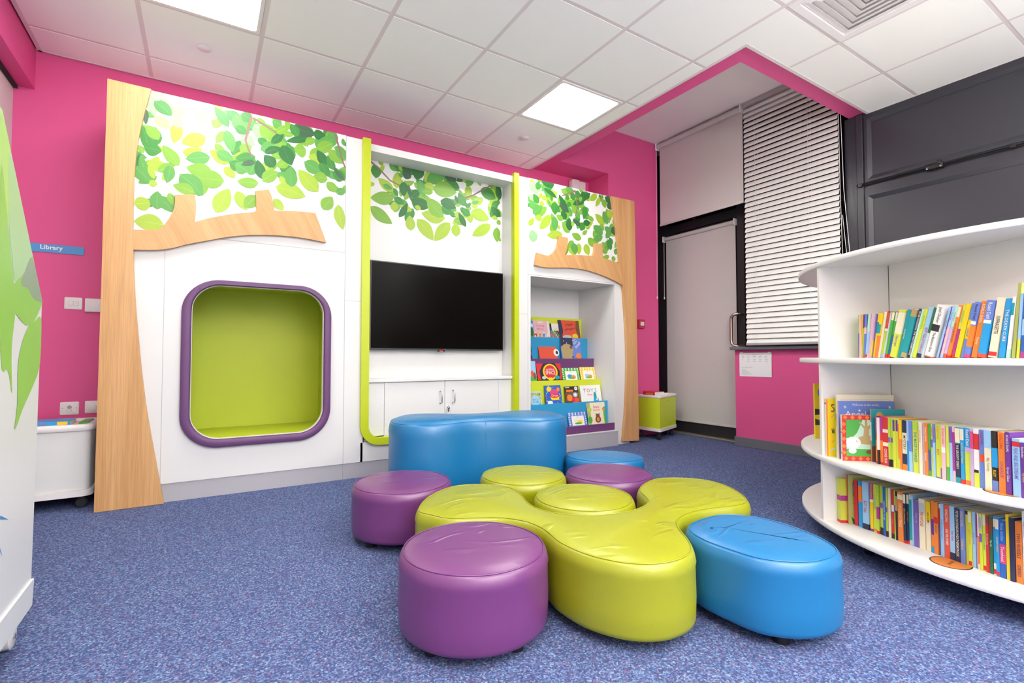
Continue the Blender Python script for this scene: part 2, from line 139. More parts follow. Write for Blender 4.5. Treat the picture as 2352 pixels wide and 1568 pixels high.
  (0.0857,0.0998,0.196,-0.023,'pb;ROALD DAHL@ye@.68-.96;CHARLIE@ye@.2-.52'),
  (0.1005,0.1107,0.196,-0.022,'yg|dk:.92-.99'),
  (0.1115,0.1216,0.196,-0.025,'yg|cr:.8-.98|re:.02-.1;VILE VICTORIANS@or@.3-.78'),
  (0.1223,0.1319,0.197,-0.02,'lb;ROALD DAHL@vi@.1-.95'),
  (0.1326,0.139,0.197,-0.022,'ll|ma:.55-.98'),
  (0.1397,0.1443,0.196,-0.027,'cr|or:.1-.6'),
  (0.145,0.153,0.197,-0.017,'yg|gy:.7-.95|vi:.5-.65;ROALD DAHL@dg@.72-.96'),
  (0.1539,0.1626,0.198,-0.014,'yg|cr:.8-.98|re:.02-.1;RUTHLESS ROMANS@te@.25-.78'),
  (0.1633,0.1719,0.198,-0.004,'re|br:.85-.98;Mr Commotion@cr@.3-.85'),
  (0.1725,0.1827,0.197,-0.016,'dg|br:.68-.95;The Cat@cr@.4-.65'),
  (0.1837,0.192,0.199,-0.017,'sb|cr:.82-.96|wh:.0-.2|re:.02-.1'),
  (0.193,0.2026,0.199,-0.019,'sb|cr:.8-.97|re:.02-.08;GROOVY GREEKS@ye@.3-.78'),
  (0.2032,0.2207,0.194,-0.018,'bl|hp:.25-.58;fiona dunbar@lb@.62-.96;Toonhead@wh@.27-.56'),
  (0.2217,0.231,0.218,-0.019,'ye'),
  (0.2319,0.2445,0.211,-0.024,'nv'),
  (0.2451,0.2636,0.202,-0.027,'or;GREED@nv@.1-.3;TWO VUSSELS@nv@.32-.9'),
  (0.2649,0.2818,0.241,-0.02,'wh;The Winter@hp@.55-.95'),
 ],
}
# ---------------------------------------------------------------- helpers
C = bpy.context.scene.collection
PI = math.pi
rnd = random.Random(7)

def s2l(c):
    c = c / 255.0
    return c / 12.92 if c <= 0.04045 else ((c + 0.055) / 1.055) ** 2.4

def rgb(h):
    if isinstance(h, str):
        h = h.lstrip('#')
        return tuple(s2l(int(h[i:i + 2], 16)) for i in (0, 2, 4)) + (1.0,)
    return tuple(h) + (1.0,)

_mats = {}

def mat(name, col, rough=0.5, metal=0.0, spec=0.5, emit=0.0, bump=None, var=None, coat=0.0):
    """Principled material; bump=(scale, strength, distance), var=(scale, amount) noise variation of the colour."""
    key = name
    if key in _mats:
        return _mats[key]
    m = bpy.data.materials.new(name)
    m.use_nodes = True
    nt = m.node_tree
    b = nt.nodes['Principled BSDF']
    b.inputs['Base Color'].default_value = rgb(col)
    b.inputs['Roughness'].default_value = rough
    b.inputs['Metallic'].default_value = metal
    b.inputs['Specular IOR Level'].default_value = spec
    b.inputs['Coat Weight'].default_value = coat
    if emit:
        b.inputs['Emission Color'].default_value = rgb(col)
        b.inputs['Emission Strength'].default_value = emit
    tc = None
    if bump or var:
        tc = nt.nodes.new('ShaderNodeTexCoord')
    if var:
        n = nt.nodes.new('ShaderNodeTexNoise')
        n.inputs['Scale'].default_value = var[0]
        n.inputs['Detail'].default_value = 4
        nt.links.new(tc.outputs['Object'], n.inputs['Vector'])
        hsv = nt.nodes.new('ShaderNodeHueSaturation')
        hsv.inputs['Color'].default_value = rgb(col)
        mr = nt.nodes.new('ShaderNodeMapRange')
        mr.inputs['To Min'].default_value = 1 - var[1]
        mr.inputs['To Max'].default_value = 1 + var[1]
        nt.links.new(n.outputs['Fac'], mr.inputs['Value'])
        nt.links.new(mr.outputs['Result'], hsv.inputs['Value'])
        nt.links.new(hsv.outputs['Color'], b.inputs['Base Color'])
    if bump:
        n = nt.nodes.new('ShaderNodeTexNoise')
        n.inputs['Scale'].default_value = bump[0]
        n.inputs['Detail'].default_value = 3
        nt.links.new(tc.outputs['Object'], n.inputs['Vector'])
        bp = nt.nodes.new('ShaderNodeBump')
        bp.inputs['Strength'].default_value = bump[1]
        bp.inputs['Distance'].default_value = bump[2]
        nt.links.new(n.outputs['Fac'], bp.inputs['Height'])
        nt.links.new(bp.outputs['Normal'], b.inputs['Normal'])
    _mats[key] = m
    return m

def carpet_mat():
    m = bpy.data.materials.new('carpet')
    m.use_nodes = True
    nt = m.node_tree
    b = nt.nodes['Principled BSDF']
    b.inputs['Roughness'].default_value = 0.95
    b.inputs['Specular IOR Level'].default_value = 0.1
    tc = nt.nodes.new('ShaderNodeTexCoord')
    v = nt.nodes.new('ShaderNodeTexVoronoi')
    v.inputs['Scale'].default_value = 210
    nt.links.new(tc.outputs['Object'], v.inputs['Vector'])
    sep = nt.nodes.new('ShaderNodeSeparateColor')
    nt.links.new(v.outputs['Color'], sep.inputs['Color'])
    ramp = nt.nodes.new('ShaderNodeValToRGB')
    ramp.color_ramp.interpolation = 'CONSTANT'
    els = ramp.color_ramp.elements
    cols = [(0.0, '#5a6a9e'), (0.2, '#7084b8'), (0.42, '#8ba4d6'), (0.62, '#6a689a'), (0.74, '#9a84ae'), (0.83, '#6078b2'), (0.93, '#a8c2ea')]
    els[0].position, els[0].color = cols[0][0], rgb(cols[0][1])
    els[1].position, els[1].color = cols[1][0], rgb(cols[1][1])
    for p, c in cols[2:]:
        e = els.new(p)
        e.color = rgb(c)
    nt.links.new(sep.outputs['Red'], ramp.inputs['Fac'])
    n = nt.nodes.new('ShaderNodeTexNoise')
    n.inputs['Scale'].default_value = 95
    n.inputs['Detail'].default_value = 5
    nt.links.new(tc.outputs['Object'], n.inputs['Vector'])
    hsv = nt.nodes.new('ShaderNodeHueSaturation')
    mr = nt.nodes.new('ShaderNodeMapRange')
    mr.inputs['From Min'].default_value = 0.3
    mr.inputs['From Max'].default_value = 0.7
    mr.inputs['To Min'].default_value = 0.40
    mr.inputs['To Max'].default_value = 0.70
    nt.links.new(n.outputs['Fac'], mr.inputs['Value'])
    nt.links.new(mr.outputs['Result'], hsv.inputs['Value'])
    nt.links.new(ramp.outputs['Color'], hsv.inputs['Color'])
    nt.links.new(hsv.outputs['Color'], b.inputs['Base Color'])
    bp = nt.nodes.new('ShaderNodeBump')
    bp.inputs['Strength'].default_value = 0.5
    bp.inputs['Distance'].default_value = 0.003
    nt.links.new(v.outputs['Distance'], bp.inputs['Height'])
    nt.links.new(bp.outputs['Normal'], b.inputs['Normal'])
    return m

def wood_mat(name, rot):
    m = bpy.data.materials.new(name)
    m.use_nodes = True
    nt = m.node_tree
    b = nt.nodes['Principled BSDF']
    b.inputs['Roughness'].default_value = 0.42
    tc = nt.nodes.new('ShaderNodeTexCoord')
    mp0 = nt.nodes.new('ShaderNodeMapping')
    mp0.inputs['Rotation'].default_value = (0, rot, 0)
    nt.links.new(tc.outputs['Object'], mp0.inputs['Vector'])
    def noise(scale, stretch, det, dist):
        mp = nt.nodes.new('ShaderNodeMapping')
        mp.inputs['Scale'].default_value = stretch
        nt.links.new(mp0.outputs['Vector'], mp.inputs['Vector'])
        n = nt.nodes.new('ShaderNodeTexNoise')
        n.inputs['Scale'].default_value = scale
        n.inputs['Detail'].default_value = det
        n.inputs['Distortion'].default_value = dist
        nt.links.new(mp.outputs['Vector'], n.inputs['Vector'])
        return n
    n1 = noise(11, (1, 1, 0.05), 5, 0.8)
    n2 = noise(260, (1, 1, 0.02), 3, 0.15)
    r1 = nt.nodes.new('ShaderNodeValToRGB')
    e = r1.color_ramp.elements
    e[0].position, e[0].color = 0.25, rgb('#c89259')
    e[1].position, e[1].color = 0.7, rgb('#dcab75')
    nt.links.new(n1.outputs['Fac'], r1.inputs['Fac'])
    mr = nt.nodes.new('ShaderNodeMapRange')
    mr.inputs['From Min'].default_value = 0.3
    mr.inputs['From Max'].default_value = 0.7
    mr.inputs['To Min'].default_value = 0.84
    mr.inputs['To Max'].default_value = 1.08
    nt.links.new(n2.outputs['Fac'], mr.inputs['Value'])
    hsv = nt.nodes.new('ShaderNodeHueSaturation')
    nt.links.new(r1.outputs['Color'], hsv.inputs['Color'])
    nt.links.new(mr.outputs['Result'], hsv.inputs['Value'])
    nt.links.new(hsv.outputs['Color'], b.inputs['Base Color'])
    return m

class MB:
    """collects shapes into one mesh"""
    def __init__(self):
        self.v, self.f, self.m = [], [], []
    def add(self, V, F, mi=0):
        o = len(self.v)
        self.v += [tuple(p) for p in V]
        self.f += [tuple(i + o for i in f) for f in F]
        self.m += [mi] * len(F)
        return self
    def box(self, x0, y0, z0, x1, y1, z1, mi=0):
        V = [(x0, y0, z0), (x1, y0, z0), (x1, y1, z0), (x0, y1, z0), (x0, y0, z1), (x1, y0, z1), (x1, y1, z1), (x0, y1, z1)]
        F = [(3, 2, 1, 0), (4, 5, 6, 7), (0, 1, 5, 4), (1, 2, 6, 5), (2, 3, 7, 6), (3, 0, 4, 7)]
        return self.add(V, F, mi)
    def rbox(self, x0, y0, z0, x1, y1, z1, r, mi=0, seg=2):
        bm = bmesh.new()
        bmesh.ops.create_cube(bm, size=1)
        for v in bm.verts:
            v.co = Vector(((x0 + x1) / 2 + v.co.x * (x1 - x0), (y0 + y1) / 2 + v.co.y * (y1 - y0), (z0 + z1) / 2 + v.co.z * (z1 - z0)))
        bmesh.ops.bevel(bm, geom=list(bm.edges), offset=r, segments=seg, affect='EDGES', profile=0.5)
        return self.addbm(bm, mi)
    def addbm(self, bm, mi=0):
        bm.verts.ensure_lookup_table()
        bm.verts.index_update()
        self.add([v.co[:] for v in bm.verts], [[v.index for v in f.verts] for f in bm.faces], mi)
        bm.free()
        return self
    def prism(self, poly, a0, a1, axis='z', mi=0):
        """poly (u,v) extruded along axis: 'z' -> (u,v,a); 'y' -> (u,a,v); 'x' -> (a,u,v)"""
        n = len(poly)
        def P(u, w, a):
            return (u, w, a) if axis == 'z' else ((u, a, w) if axis == 'y' else (a, u, w))
        area = sum(poly[i][0] * poly[(i + 1) % n][1] - poly[(i + 1) % n][0] * poly[i][1] for i in range(n))
        pts = list(poly) if area > 0 else list(poly)[::-1]
        V = [P(u, w, a0) for u, w in pts] + [P(u, w, a1) for u, w in pts]
        F = [tuple(range(n))[::-1], tuple(range(n, 2 * n))] + [(i, (i + 1) % n, n + (i + 1) % n, n + i) for i in range(n)]
        if axis == 'y':
            F = [f[::-1] for f in F]
        if a1 < a0:
            F = [f[::-1] for f in F]
        return self.add(V, F, mi)
    def ring(self, outer, inner, a0, a1, axis='y', mi=0):
        """solid between two loops of equal vertex count"""
        n = len(outer)
        def P(u, w, a):
            return (u, w, a) if axis == 'z' else ((u, a, w) if axis == 'y' else (a, u, w))
        V = [P(*p, a0) for p in outer] + [P(*p, a0) for p in inner] + [P(*p, a1) for p in outer] + [P(*p, a1) for p in inner]
        F = []
        for i in range(n):
            j = (i + 1) % n
            F += [(i, j, n + j, n + i), (2 * n + j, 2 * n + i, 3 * n + i, 3 * n + j), (j, i, 2 * n + i, 2 * n + j), (n + i, n + j, 3 * n + j, 3 * n + i)]
        return self.add(V, F, mi)
    def tube(self, pts, r, seg=8, mi=0, closed=False):
        pts = [Vector(p) for p in pts]
        n = len(pts)
        rings = []
        up = Vector((0, 0, 1))
        for i in range(n):
            a = pts[i - 1] if (i > 0 or closed) else pts[i]
            b = pts[(i + 1) % n] if (i < n - 1 or closed) else pts[i]
            d = (b - a).normalized()
            if i == 0:
                x = d.cross(up)
                if x.length < 1e-3:
                    x = d.cross(Vector((1, 0, 0)))
                x.normalize()
            else:
                x = (x - d * x.dot(d))
                x.normalize()
            y = d.cross(x)
            rr = r[i] if isinstance(r, (list, tuple)) else r
            rings.append([pts[i] + (x * math.cos(2 * PI * k / seg) + y * math.sin(2 * PI * k / seg)) * rr for k in range(seg)])
        V = [p for rg in rings for p in rg]
        F = []
        m = n if closed else n - 1
        for i in range(m):
            j = (i + 1) % n
            for k in range(seg):
                l = (k + 1) % seg
                F.append((i * seg + k, i * seg + l, j * seg + l, j * seg + k))
        if not closed:
            F.append(tuple(range(seg))[::-1])
            F.append(tuple((n - 1) * seg + k for k in range(seg)))
        return self.add(V, F, mi)
    def lathe(self, prof, seg=24, origin=(0, 0, 0), axis='z', mi=0):
        """prof: list of (radius, height)"""
        V, F = [], []
        n = len(prof)
        for r, hh in prof:
            for k in range(seg):
                a = 2 * PI * k / seg
                p = (r * math.cos(a), r * math.sin(a), hh)
                if axis == 'y':
                    p = (p[0], -p[2], p[1])
                if axis == 'x':
                    p = (p[2], p[0], p[1])
                V.append((p[0] + origin[0], p[1] + origin[1], p[2] + origin[2]))
        for i in range(n - 1):
            for k in range(seg):
                l = (k + 1) % seg
                F.append((i * seg + k, i * seg + l, (i + 1) * seg + l, (i + 1) * seg + k))
        F.append(tuple(range(seg))[::-1])
        F.append(tuple((n - 1) * seg + k for k in range(seg)))
        return self.add(V, F, mi)
    def mesh(self, name, mats, smooth=None):
        me = bpy.data.meshes.new(name)
        me.from_pydata(self.v, [], self.f)
        if not isinstance(mats, (list, tuple)):
            mats = [mats]
        for m in mats:
            me.materials.append(m)
        me.polygons.foreach_set('material_index', self.m)
        if smooth is not None:
            bm = bmesh.new()
            bm.from_mesh(me)
            bmesh.ops.recalc_face_normals(bm, faces=list(bm.faces))
            bm.to_mesh(me)
            bm.free()
            me.polygons.foreach_set('use_smooth', [True] * len(me.polygons))
            if smooth < 180:
                me.set_sharp_from_angle(angle=math.radians(smooth))
        me.update()
        return me
    def build(self, name, mats, parent=None, smooth=None, loc=None, rot=None):
        o = bpy.data.objects.new(name, self.mesh(name, mats, smooth))
        C.objects.link(o)
        if parent is not None:
            o.parent = parent
        if loc is not None:
            o.location = loc
        if rot is not None:
            o.rotation_euler = rot
        return o

def tag(o, label=None, cat=None, group=None, kind=None):
    if label:
        o['label'] = label
    if cat:
        o['category'] = cat
    if group:
        o['group'] = group
    if kind:
        o['kind'] = kind
    return o

def thing(name, label, cat, loc=(0, 0, 0), rz=0.0, group=None):
    o = bpy.data.objects.new(name, None)
    o.empty_display_size = 0.05
    C.objects.link(o)
    o.location = loc
    o.rotation_euler = (0, 0, rz)
    return tag(o, label, cat, group)

def struct(mb, name, mats, parent=None, label=None, smooth=None):
    o = mb.build(name, mats, parent, smooth)
    if parent is None:
        o['kind'] = 'structure'
    if label:
        o['label'] = label
    return o

_txt = {}

def text_mesh(s, bold=0.0):
    """flat mesh of a line of lettering: (verts 2-D, faces, width, height), unit size"""
    if (s, bold) in _txt:
        return _txt[(s, bold)]
    cu = bpy.data.curves.new('lettering', 'FONT')
    cu.body = s
    cu.size = 1.0
    cu.offset = bold
    cu.resolution_u = 2
    ob = bpy.data.objects.new('lettering', cu)
    C.objects.link(ob)
    dg = bpy.context.evaluated_depsgraph_get()
    me = bpy.data.meshes.new_from_object(ob.evaluated_get(dg))
    V = [(v.co.x, v.co.y) for v in me.vertices]
    F = [tuple(p.vertices) for p in me.polygons]
    bpy.data.objects.remove(ob)
    bpy.data.meshes.remove(me)
    bpy.data.curves.remove(cu)
    if not V:
        V = [(0, 0)]
    x0, x1 = min(p[0] for p in V), max(p[0] for p in V)
    y0, y1 = min(p[1] for p in V), max(p[1] for p in V)
    V = [(p[0] - (x0 + x1) / 2, p[1] - (y0 + y1) / 2) for p in V]
    _txt[(s, bold)] = (V, F, x1 - x0, y1 - y0)
    return _txt[(s, bold)]

def put_text(mb, s, origin, ux, uy, maxw, maxh, mi, bold=0.0):
    """lettering centred on origin, running along ux with its top towards uy, fitted in maxw x maxh"""
    V, F, w, hh = text_mesh(s, bold)
    if not F:
        return
    sc = maxh / hh
    sx = sc
    if w * sx > maxw:
        sx = maxw / w
        sc = min(sc, sx * 1.7)
    o, a, b = Vector(origin), Vector(ux), Vector(uy)
    mb.add([o + a * (x * sx) + b * (y * sc) for x, y in V], F, mi)

def rrect(x0, z0, x1, z1, r, n=8):
    pts = []
    for cx, cz, a0 in ((x1 - r, z1 - r, 0), (x0 + r, z1 - r, 90), (x0 + r, z0 + r, 180), (x1 - r, z0 + r, 270)):
        for k in range(n + 1):
            a = math.radians(a0 + 90 * k / n)
            pts.append((cx + r * math.cos(a), cz + r * math.sin(a)))
    return pts

def smooth_loop(pts, sub=4):
    n = len(pts)
    out = []
    for i in range(n):
        p0, p1, p2, p3 = (Vector(pts[(i + k) % n]) for k in (-1, 0, 1, 2))
        for k in range(sub):
            t = k / sub
            out.append(0.5 * ((2 * p1) + (p2 - p0) * t + (2 * p0 - 5 * p1 + 4 * p2 - p3) * t * t + (3 * p1 - p0 - 3 * p2 + p3) * t ** 3))
    return [(p.x, p.y) for p in out]

def relax(pts, it=2):
    for _ in range(it):
        n = len(pts)
        pts = [(0.25 * pts[i - 1][0] + 0.5 * pts[i][0] + 0.25 * pts[(i + 1) % n][0], 0.25 * pts[i - 1][1] + 0.5 * pts[i][1] + 0.25 * pts[(i + 1) % n][1]) for i in range(n)]
    return pts

def ccw(pts):
    n = len(pts)
    a = sum(pts[i][0] * pts[(i + 1) % n][1] - pts[(i + 1) % n][0] * pts[i][1] for i in range(n))
    return pts if a > 0 else pts[::-1]

def inset(pts, d):
    """move a ccw loop inwards by d along its vertex normals"""
    n = len(pts)
    out = []
    for i in range(n):
        a, b = Vector(pts[i - 1]), Vector(pts[(i + 1) % n])
        t = (b - a).normalized()
        out.append((pts[i][0] - t.y * d, pts[i][1] + t.x * d))
    return out

# ---------------------------------------------------------------- materials
M = {}
M['pink'] = mat('pink_paint', '#e25692', 0.6, var=(3, 0.02))
M['carpet'] = carpet_mat()
M['tile'] = mat('ceiling_tile', '#faf8f4', 0.85, bump=(300, 0.08, 0.002))
M['grid'] = mat('ceiling_grid', '#e3d8d8', 0.5)
M['soffit'] = mat('white_paint', '#f6f3f2', 0.8)
M['void'] = mat('shadow_gap', '#2e2c30', 0.8)
M['partition'] = mat('pale_partition', '#d9d2cf', 0.6, var=(2, 0.02))
M['white'] = mat('white_laminate', '#e3e2e0', 0.35, bump=(60, 0.03, 0.001))
M['shelfwhite'] = mat('white_shelf_laminate', '#f0ede9', 0.4, bump=(80, 0.04, 0.001))
M['groove'] = mat('joint_line', '#b9b6b4', 0.8)
M['plinth'] = mat('grey_laminate', '#b3b1b6', 0.4)
M['skirt'] = mat('dark_grey_skirting', '#6e6d76', 0.45)
M['sill'] = mat('grey_sill', '#6b6d74', 0.35)
M['lime'] = mat('lime_edging', '#bccb1c', 0.35)
M['limein'] = mat('lime_vinyl_lining', '#bcc928', 0.5, var=(4, 0.03))
M['purplering'] = mat('purple_vinyl_ring', '#67406f', 0.45, bump=(200, 0.06, 0.001))
M['tierlime'] = mat('lime_board', '#d6e238', 0.4)
M['tierblue'] = mat('blue_board', '#34a0d2', 0.4)
M['tierpurple'] = mat('purple_board', '#704074', 0.4)
M['wood'] = wood_mat('oak_veneer_upright', 0.0)
M['woodb'] = wood_mat('oak_veneer_slanting', 0.5)
M['black'] = mat('black_plastic', '#1b1a1b', 0.35)
M['screen'] = mat('tv_screen', '#0a0606', 0.16, spec=0.07)
M['bezel'] = mat('tv_bezel', '#4a4c4f', 0.3, metal=0.6)
M['chrome'] = mat('chrome', '#d8d8dc', 0.12, metal=1.0)
M['steel'] = mat('brushed_steel', '#c6b7a9', 0.3, metal=1.0)
M['plastic'] = mat('white_plastic', '#efe9e9', 0.4)
M['plasticline'] = mat('plastic_joint', '#b3a6aa', 0.5)
M['signblue'] = mat('sign_blue', '#4e97d4', 0.4)
M['signwhite'] = mat('sign_white', '#f3f0f3', 0.4)
M['darkpart'] = mat('black_partition_paint', '#34343c', 0.30, bump=(500, 0.04, 0.0005))
M['darkframe'] = mat('black_frame_paint', '#2c2a2e', 0.35)
M['darkbolt'] = mat('black_bolt', '#161516', 0.3)
M['roller'] = mat('grey_blind_fabric', '#cfcbc8', 0.8, bump=(900, 0.05, 0.0004))
M['slat'] = mat('pale_slat', '#f3f2f0', 0.3)
M['cord'] = mat('white_cord', '#e6e2df', 0.6)
M['paper'] = mat('white_paper', '#f3f2f4', 0.7)
M['ink'] = mat('grey_ink', '#aeadb2', 0.8)
M['red'] = mat('fire_red', '#c33a48', 0.4)
M['alu'] = mat('aluminium', '#c9c3b4', 0.35, metal=0.8)
M['glass'] = mat('window_glass', '#10152e', 0.03, spec=0.6)
M['glass'].node_tree.nodes['Principled BSDF'].inputs['Transmission Weight'].default_value = 0.85
M['castor'] = mat('black_castor', '#262426', 0.4)
M['castorw'] = mat('white_castor', '#dedbd6', 0.4)
GREENS = ['#bccc80', '#9bb838', '#78a836', '#579a46', '#3b8436', '#296a32', '#3c5d42', '#92bb88']
M['leaf'] = [mat('leaf_print_%d' % i, g, 0.4, var=(18, 0.05)) for i, g in enumerate(GREENS)]
VEIN = ['#c8d694', '#aeca54', '#90ba52', '#74ac62', '#589a50', '#447f48', '#527256', '#a4c898']
M['vein'] = [mat('leaf_vein_%d' % i, g, 0.4) for i, g in enumerate(VEIN)]
M['twig'] = mat('twig_print', '#8a6a62', 0.5)

def vinyl(name, col):
    m = mat(name, col, 0.36, spec=0.85, bump=(420, 0.06, 0.001))
    nt = m.node_tree
    b = nt.nodes['Principled BSDF']
    bp = [n for n in nt.nodes if n.type == 'BUMP'][0]
    tc = [n for n in nt.nodes if n.type == 'TEX_COORD'][0]
    mp = nt.nodes.new('ShaderNodeMapping')
    mp.inputs['Scale'].default_value = (1.0, 1.9, 1.0)
    nt.links.new(tc.outputs['Object'], mp.inputs['Vector'])
    n = nt.nodes.new('ShaderNodeTexNoise')
    n.inputs['Scale'].default_value = 3.8
    n.inputs['Detail'].default_value = 0.8
    n.inputs['Distortion'].default_value = 1.9
    nt.links.new(mp.outputs['Vector'], n.inputs['Vector'])
    r = nt.nodes.new('ShaderNodeValToRGB')
    r.color_ramp.interpolation = 'EASE'
    r.color_ramp.elements[0].position = 0.50
    r.color_ramp.elements[1].position = 0.64
    nt.links.new(n.outputs['Fac'], r.inputs['Fac'])
    geo = nt.nodes.new('ShaderNodeNewGeometry')
    sx = nt.nodes.new('ShaderNodeSeparateXYZ')
    nt.links.new(geo.outputs['Normal'], sx.inputs['Vector'])
    mk = nt.nodes.new('ShaderNodeMapRange')
    mk.inputs['From Min'].default_value = 0.9
    mk.inputs['From Max'].default_value = 0.995
    nt.links.new(sx.outputs['Z'], mk.inputs['Value'])
    n3 = nt.nodes.new('ShaderNodeTexNoise')
    n3.inputs['Scale'].default_value = 3.2
    nt.links.new(tc.outputs['Object'], n3.inputs['Vector'])
    mk2 = nt.nodes.new('ShaderNodeMapRange')
    mk2.inputs['From Min'].default_value = 0.44
    mk2.inputs['From Max'].default_value = 0.60
    nt.links.new(n3.outputs['Fac'], mk2.inputs['Value'])
    mu1 = nt.nodes.new('ShaderNodeMath')
    mu1.operation = 'MULTIPLY'
    nt.links.new(mk.outputs['Result'], mu1.inputs[0])
    nt.links.new(mk2.outputs['Result'], mu1.inputs[1])
    mu2 = nt.nodes.new('ShaderNodeMath')
    mu2.operation = 'MULTIPLY'
    nt.links.new(mu1.outputs['Value'], mu2.inputs[0])
    nt.links.new(r.outputs['Color'], mu2.inputs[1])
    b2 = nt.nodes.new('ShaderNodeBump')
    b2.inputs['Strength'].default_value = 0.45
    b2.inputs['Distance'].default_value = 0.014
    nt.links.new(mu2.outputs['Value'], b2.inputs['Height'])
    nt.links.new(bp.outputs['Normal'], b2.inputs['Normal'])
    nt.links.new(b2.outputs['Normal'], b.inputs['Normal'])
    return m
for k_, c_ in (('lime', '#9a9e06'), ('purple', '#6e336f'), ('blue', '#1272aa')):
    M['welt' + k_] = mat(k_ + '_welt', c_, 0.3, spec=0.8)
M['vlime'] = vinyl('lime_vinyl', '#9a9e06')
M['vpurple'] = vinyl('purple_vinyl', '#6e336f')
M['vblue'] = vinyl('blue_vinyl', '#1272aa')

# ---------------------------------------------------------------- setting
YW = 4.155          # back wall
XB = 4.42           # black partition / low window wall
ZC = 2.776          # suspended ceiling
XL = -1.02          # left partition
YN = -3.6           # wall behind the camera
struct(MB().box(XL - 0.2, YN - 0.2, -0.08, 4.95, YW + 0.3, 0.0), 'floor', M['carpet'], label='blue and mauve flecked carpet floor')

mb = MB()
mb.box(XL - 0.2, YW, 0, 3.6, YW + 0.12, 3.4)
mb.box(3.6, 3.84, 0, 4.35, YW + 0.12, 3.4)               # pier beside the door
mb.box(2.962, 3.84, 2.80, 3.6, YW, 3.4)                 # beam over the niche
struct(mb, 'wall_back', M['pink'], label='deep pink painted back wall')
struct(MB().box(XL - 0.12, YN, 0, XL, YW, 2.515), 'wall_left', M['partition'], label='pale grey partition at far left')
mb = MB()
mb.box(XL - 0.12, YN, 2.53, -0.922, YW, 3.0)
struct(mb, 'trim_1', M['pink'], label='pink boxed beam above the left partition')
struct(MB().box(XL - 0.02, YN, 2.512, XL + 0.02, YW - 0.001, 2.532), 'trim_2', M['void'], label='dark head track of the left partition')
struct(MB().box(XL - 0.2, YN - 0.12, 0, 4.95, YN, 3.4), 'wall_front', M['soffit'], label='white wall behind the viewpoint')

# suspended ceiling: tiles between flush bars, with the window recess cut out
def clip(x0, y0, x1, y1):
    res = []
    for a0, b0, a1, b1 in ((-0.905, YN, 2.795, YW - 0.014), (2.795, YN, XB - 0.002, 1.755)):
        u0, v0, u1, v1 = max(x0, a0), max(y0, b0), min(x1, a1), min(y1, b1)
        if u1 - u0 > 0.004 and v1 - v0 > 0.004:
            res.append((u0, v0, u1, v1))
    return res
LIGHT_CELLS = {(0, 1), (4, 1), (0, 5), (4, 5), (0, 9), (4, 9), (2, 7), (6, 7), (2, 11), (6, 11)}  # cells off the regular spacing are unseen panels added for more even light
VENT_CELL = (5, 4)
X0, Y0, G = -0.335, 3.849, 0.6
mb = MB()
for i in range(-1, 8):
    for j in range(-1, 13):
        if (i, j) in LIGHT_CELLS or (i, j) == VENT_CELL:
            continue
        xa, xb = X0 + G * i + 0.012, X0 + G * (i + 1) - 0.012
        yb, ya = Y0 - G * j - 0.012, Y0 - G * (j + 1) + 0.012
        for c in clip(xa, ya, xb, yb):
            mb.box(c[0], c[1], ZC, c[2], c[3], ZC + 0.02, 0)
def bar(x0, y0, x1, y1, z=0.0008, cl=True):
    for c in (clip(x0, y0, x1, y1) if cl else [(x0, y0, x1, y1)]):
        mb.box(c[0], c[1], ZC + z, c[2], c[3], ZC + 0.024, 1)
for i in range(-1, 9):
    bar(X0 + G * i - 0.0125, YN, X0 + G * i + 0.0125, YW)
for j in range(-1, 14):
    bar(-0.92, Y0 - G * j - 0.0125, XB, Y0 - G * j + 0.0125, 0.0016)
# perimeter angle
for c in ((-0.92, YW - 0.022, 2.812, YW - 0.008), (2.79, 1.772, 2.812, YW - 0.008), (2.79, 1.75, XB - 0.002, 1.772), (-0.912, YN, -0.89, YW - 0.008), (XB - 0.02, YN, XB - 0.002, 1.75)):
    bar(*c, z=-0.002, cl=False)
mb.box(-0.92, YN, ZC + 0.03, 2.80, YW, ZC + 0.05, 2)
mb.box(2.80, YN, ZC + 0.03, XB, 1.76, ZC + 0.05, 2)
struct(mb, 'ceiling', [M['tile'], M['grid'], M['void']], label='white suspended tile ceiling')

# pink frame round the raised window recess and its white soffit
mb = MB()
mb.box(2.822, 1.775, 2.797, 2.962, YW, 3.35)
mb.box(2.962, 1.775, 2.797, 4.9, 1.905, 3.35)
mb.box(2.808, 1.765, ZC + 0.012, 2.822, YW, 2.83, 1)
mb.box(2.822, 1.765, ZC + 0.012, 4.42, 1.775, 2.83, 1)
mb.box(2.962, 3.84, 2.797, 3.6, YW, 2.80)
struct(mb, 'trim_3', [M['pink'], M['void']], label='pink frame around the raised ceiling recess by the window')
struct(MB().box(2.96, 1.9, 3.28, 4.9, YW, 3.33), 'trim_4', M['soffit'], label='white soffit above door and window')

# right side: low window wall, sill, outer window wall
mb = MB()
mb.box(XB, 1.94, 0, 4.70, 2.945, 0.925)
struct(mb, 'wall_window', M['pink'], label='bright pink low wall under the venetian blind')
struct(MB().rbox(4.40, 1.945, 0.0, XB, 2.952, 0.088, 0.004), 'baseboard_right', M['skirt'], label='dark grey skirting on the low pink wall')
struct(MB().rbox(4.362, 1.93, 0.927, 4.69, 2.966, 0.957, 0.006), 'trim_5', M['sill'], label='grey window sill above the low pink wall')
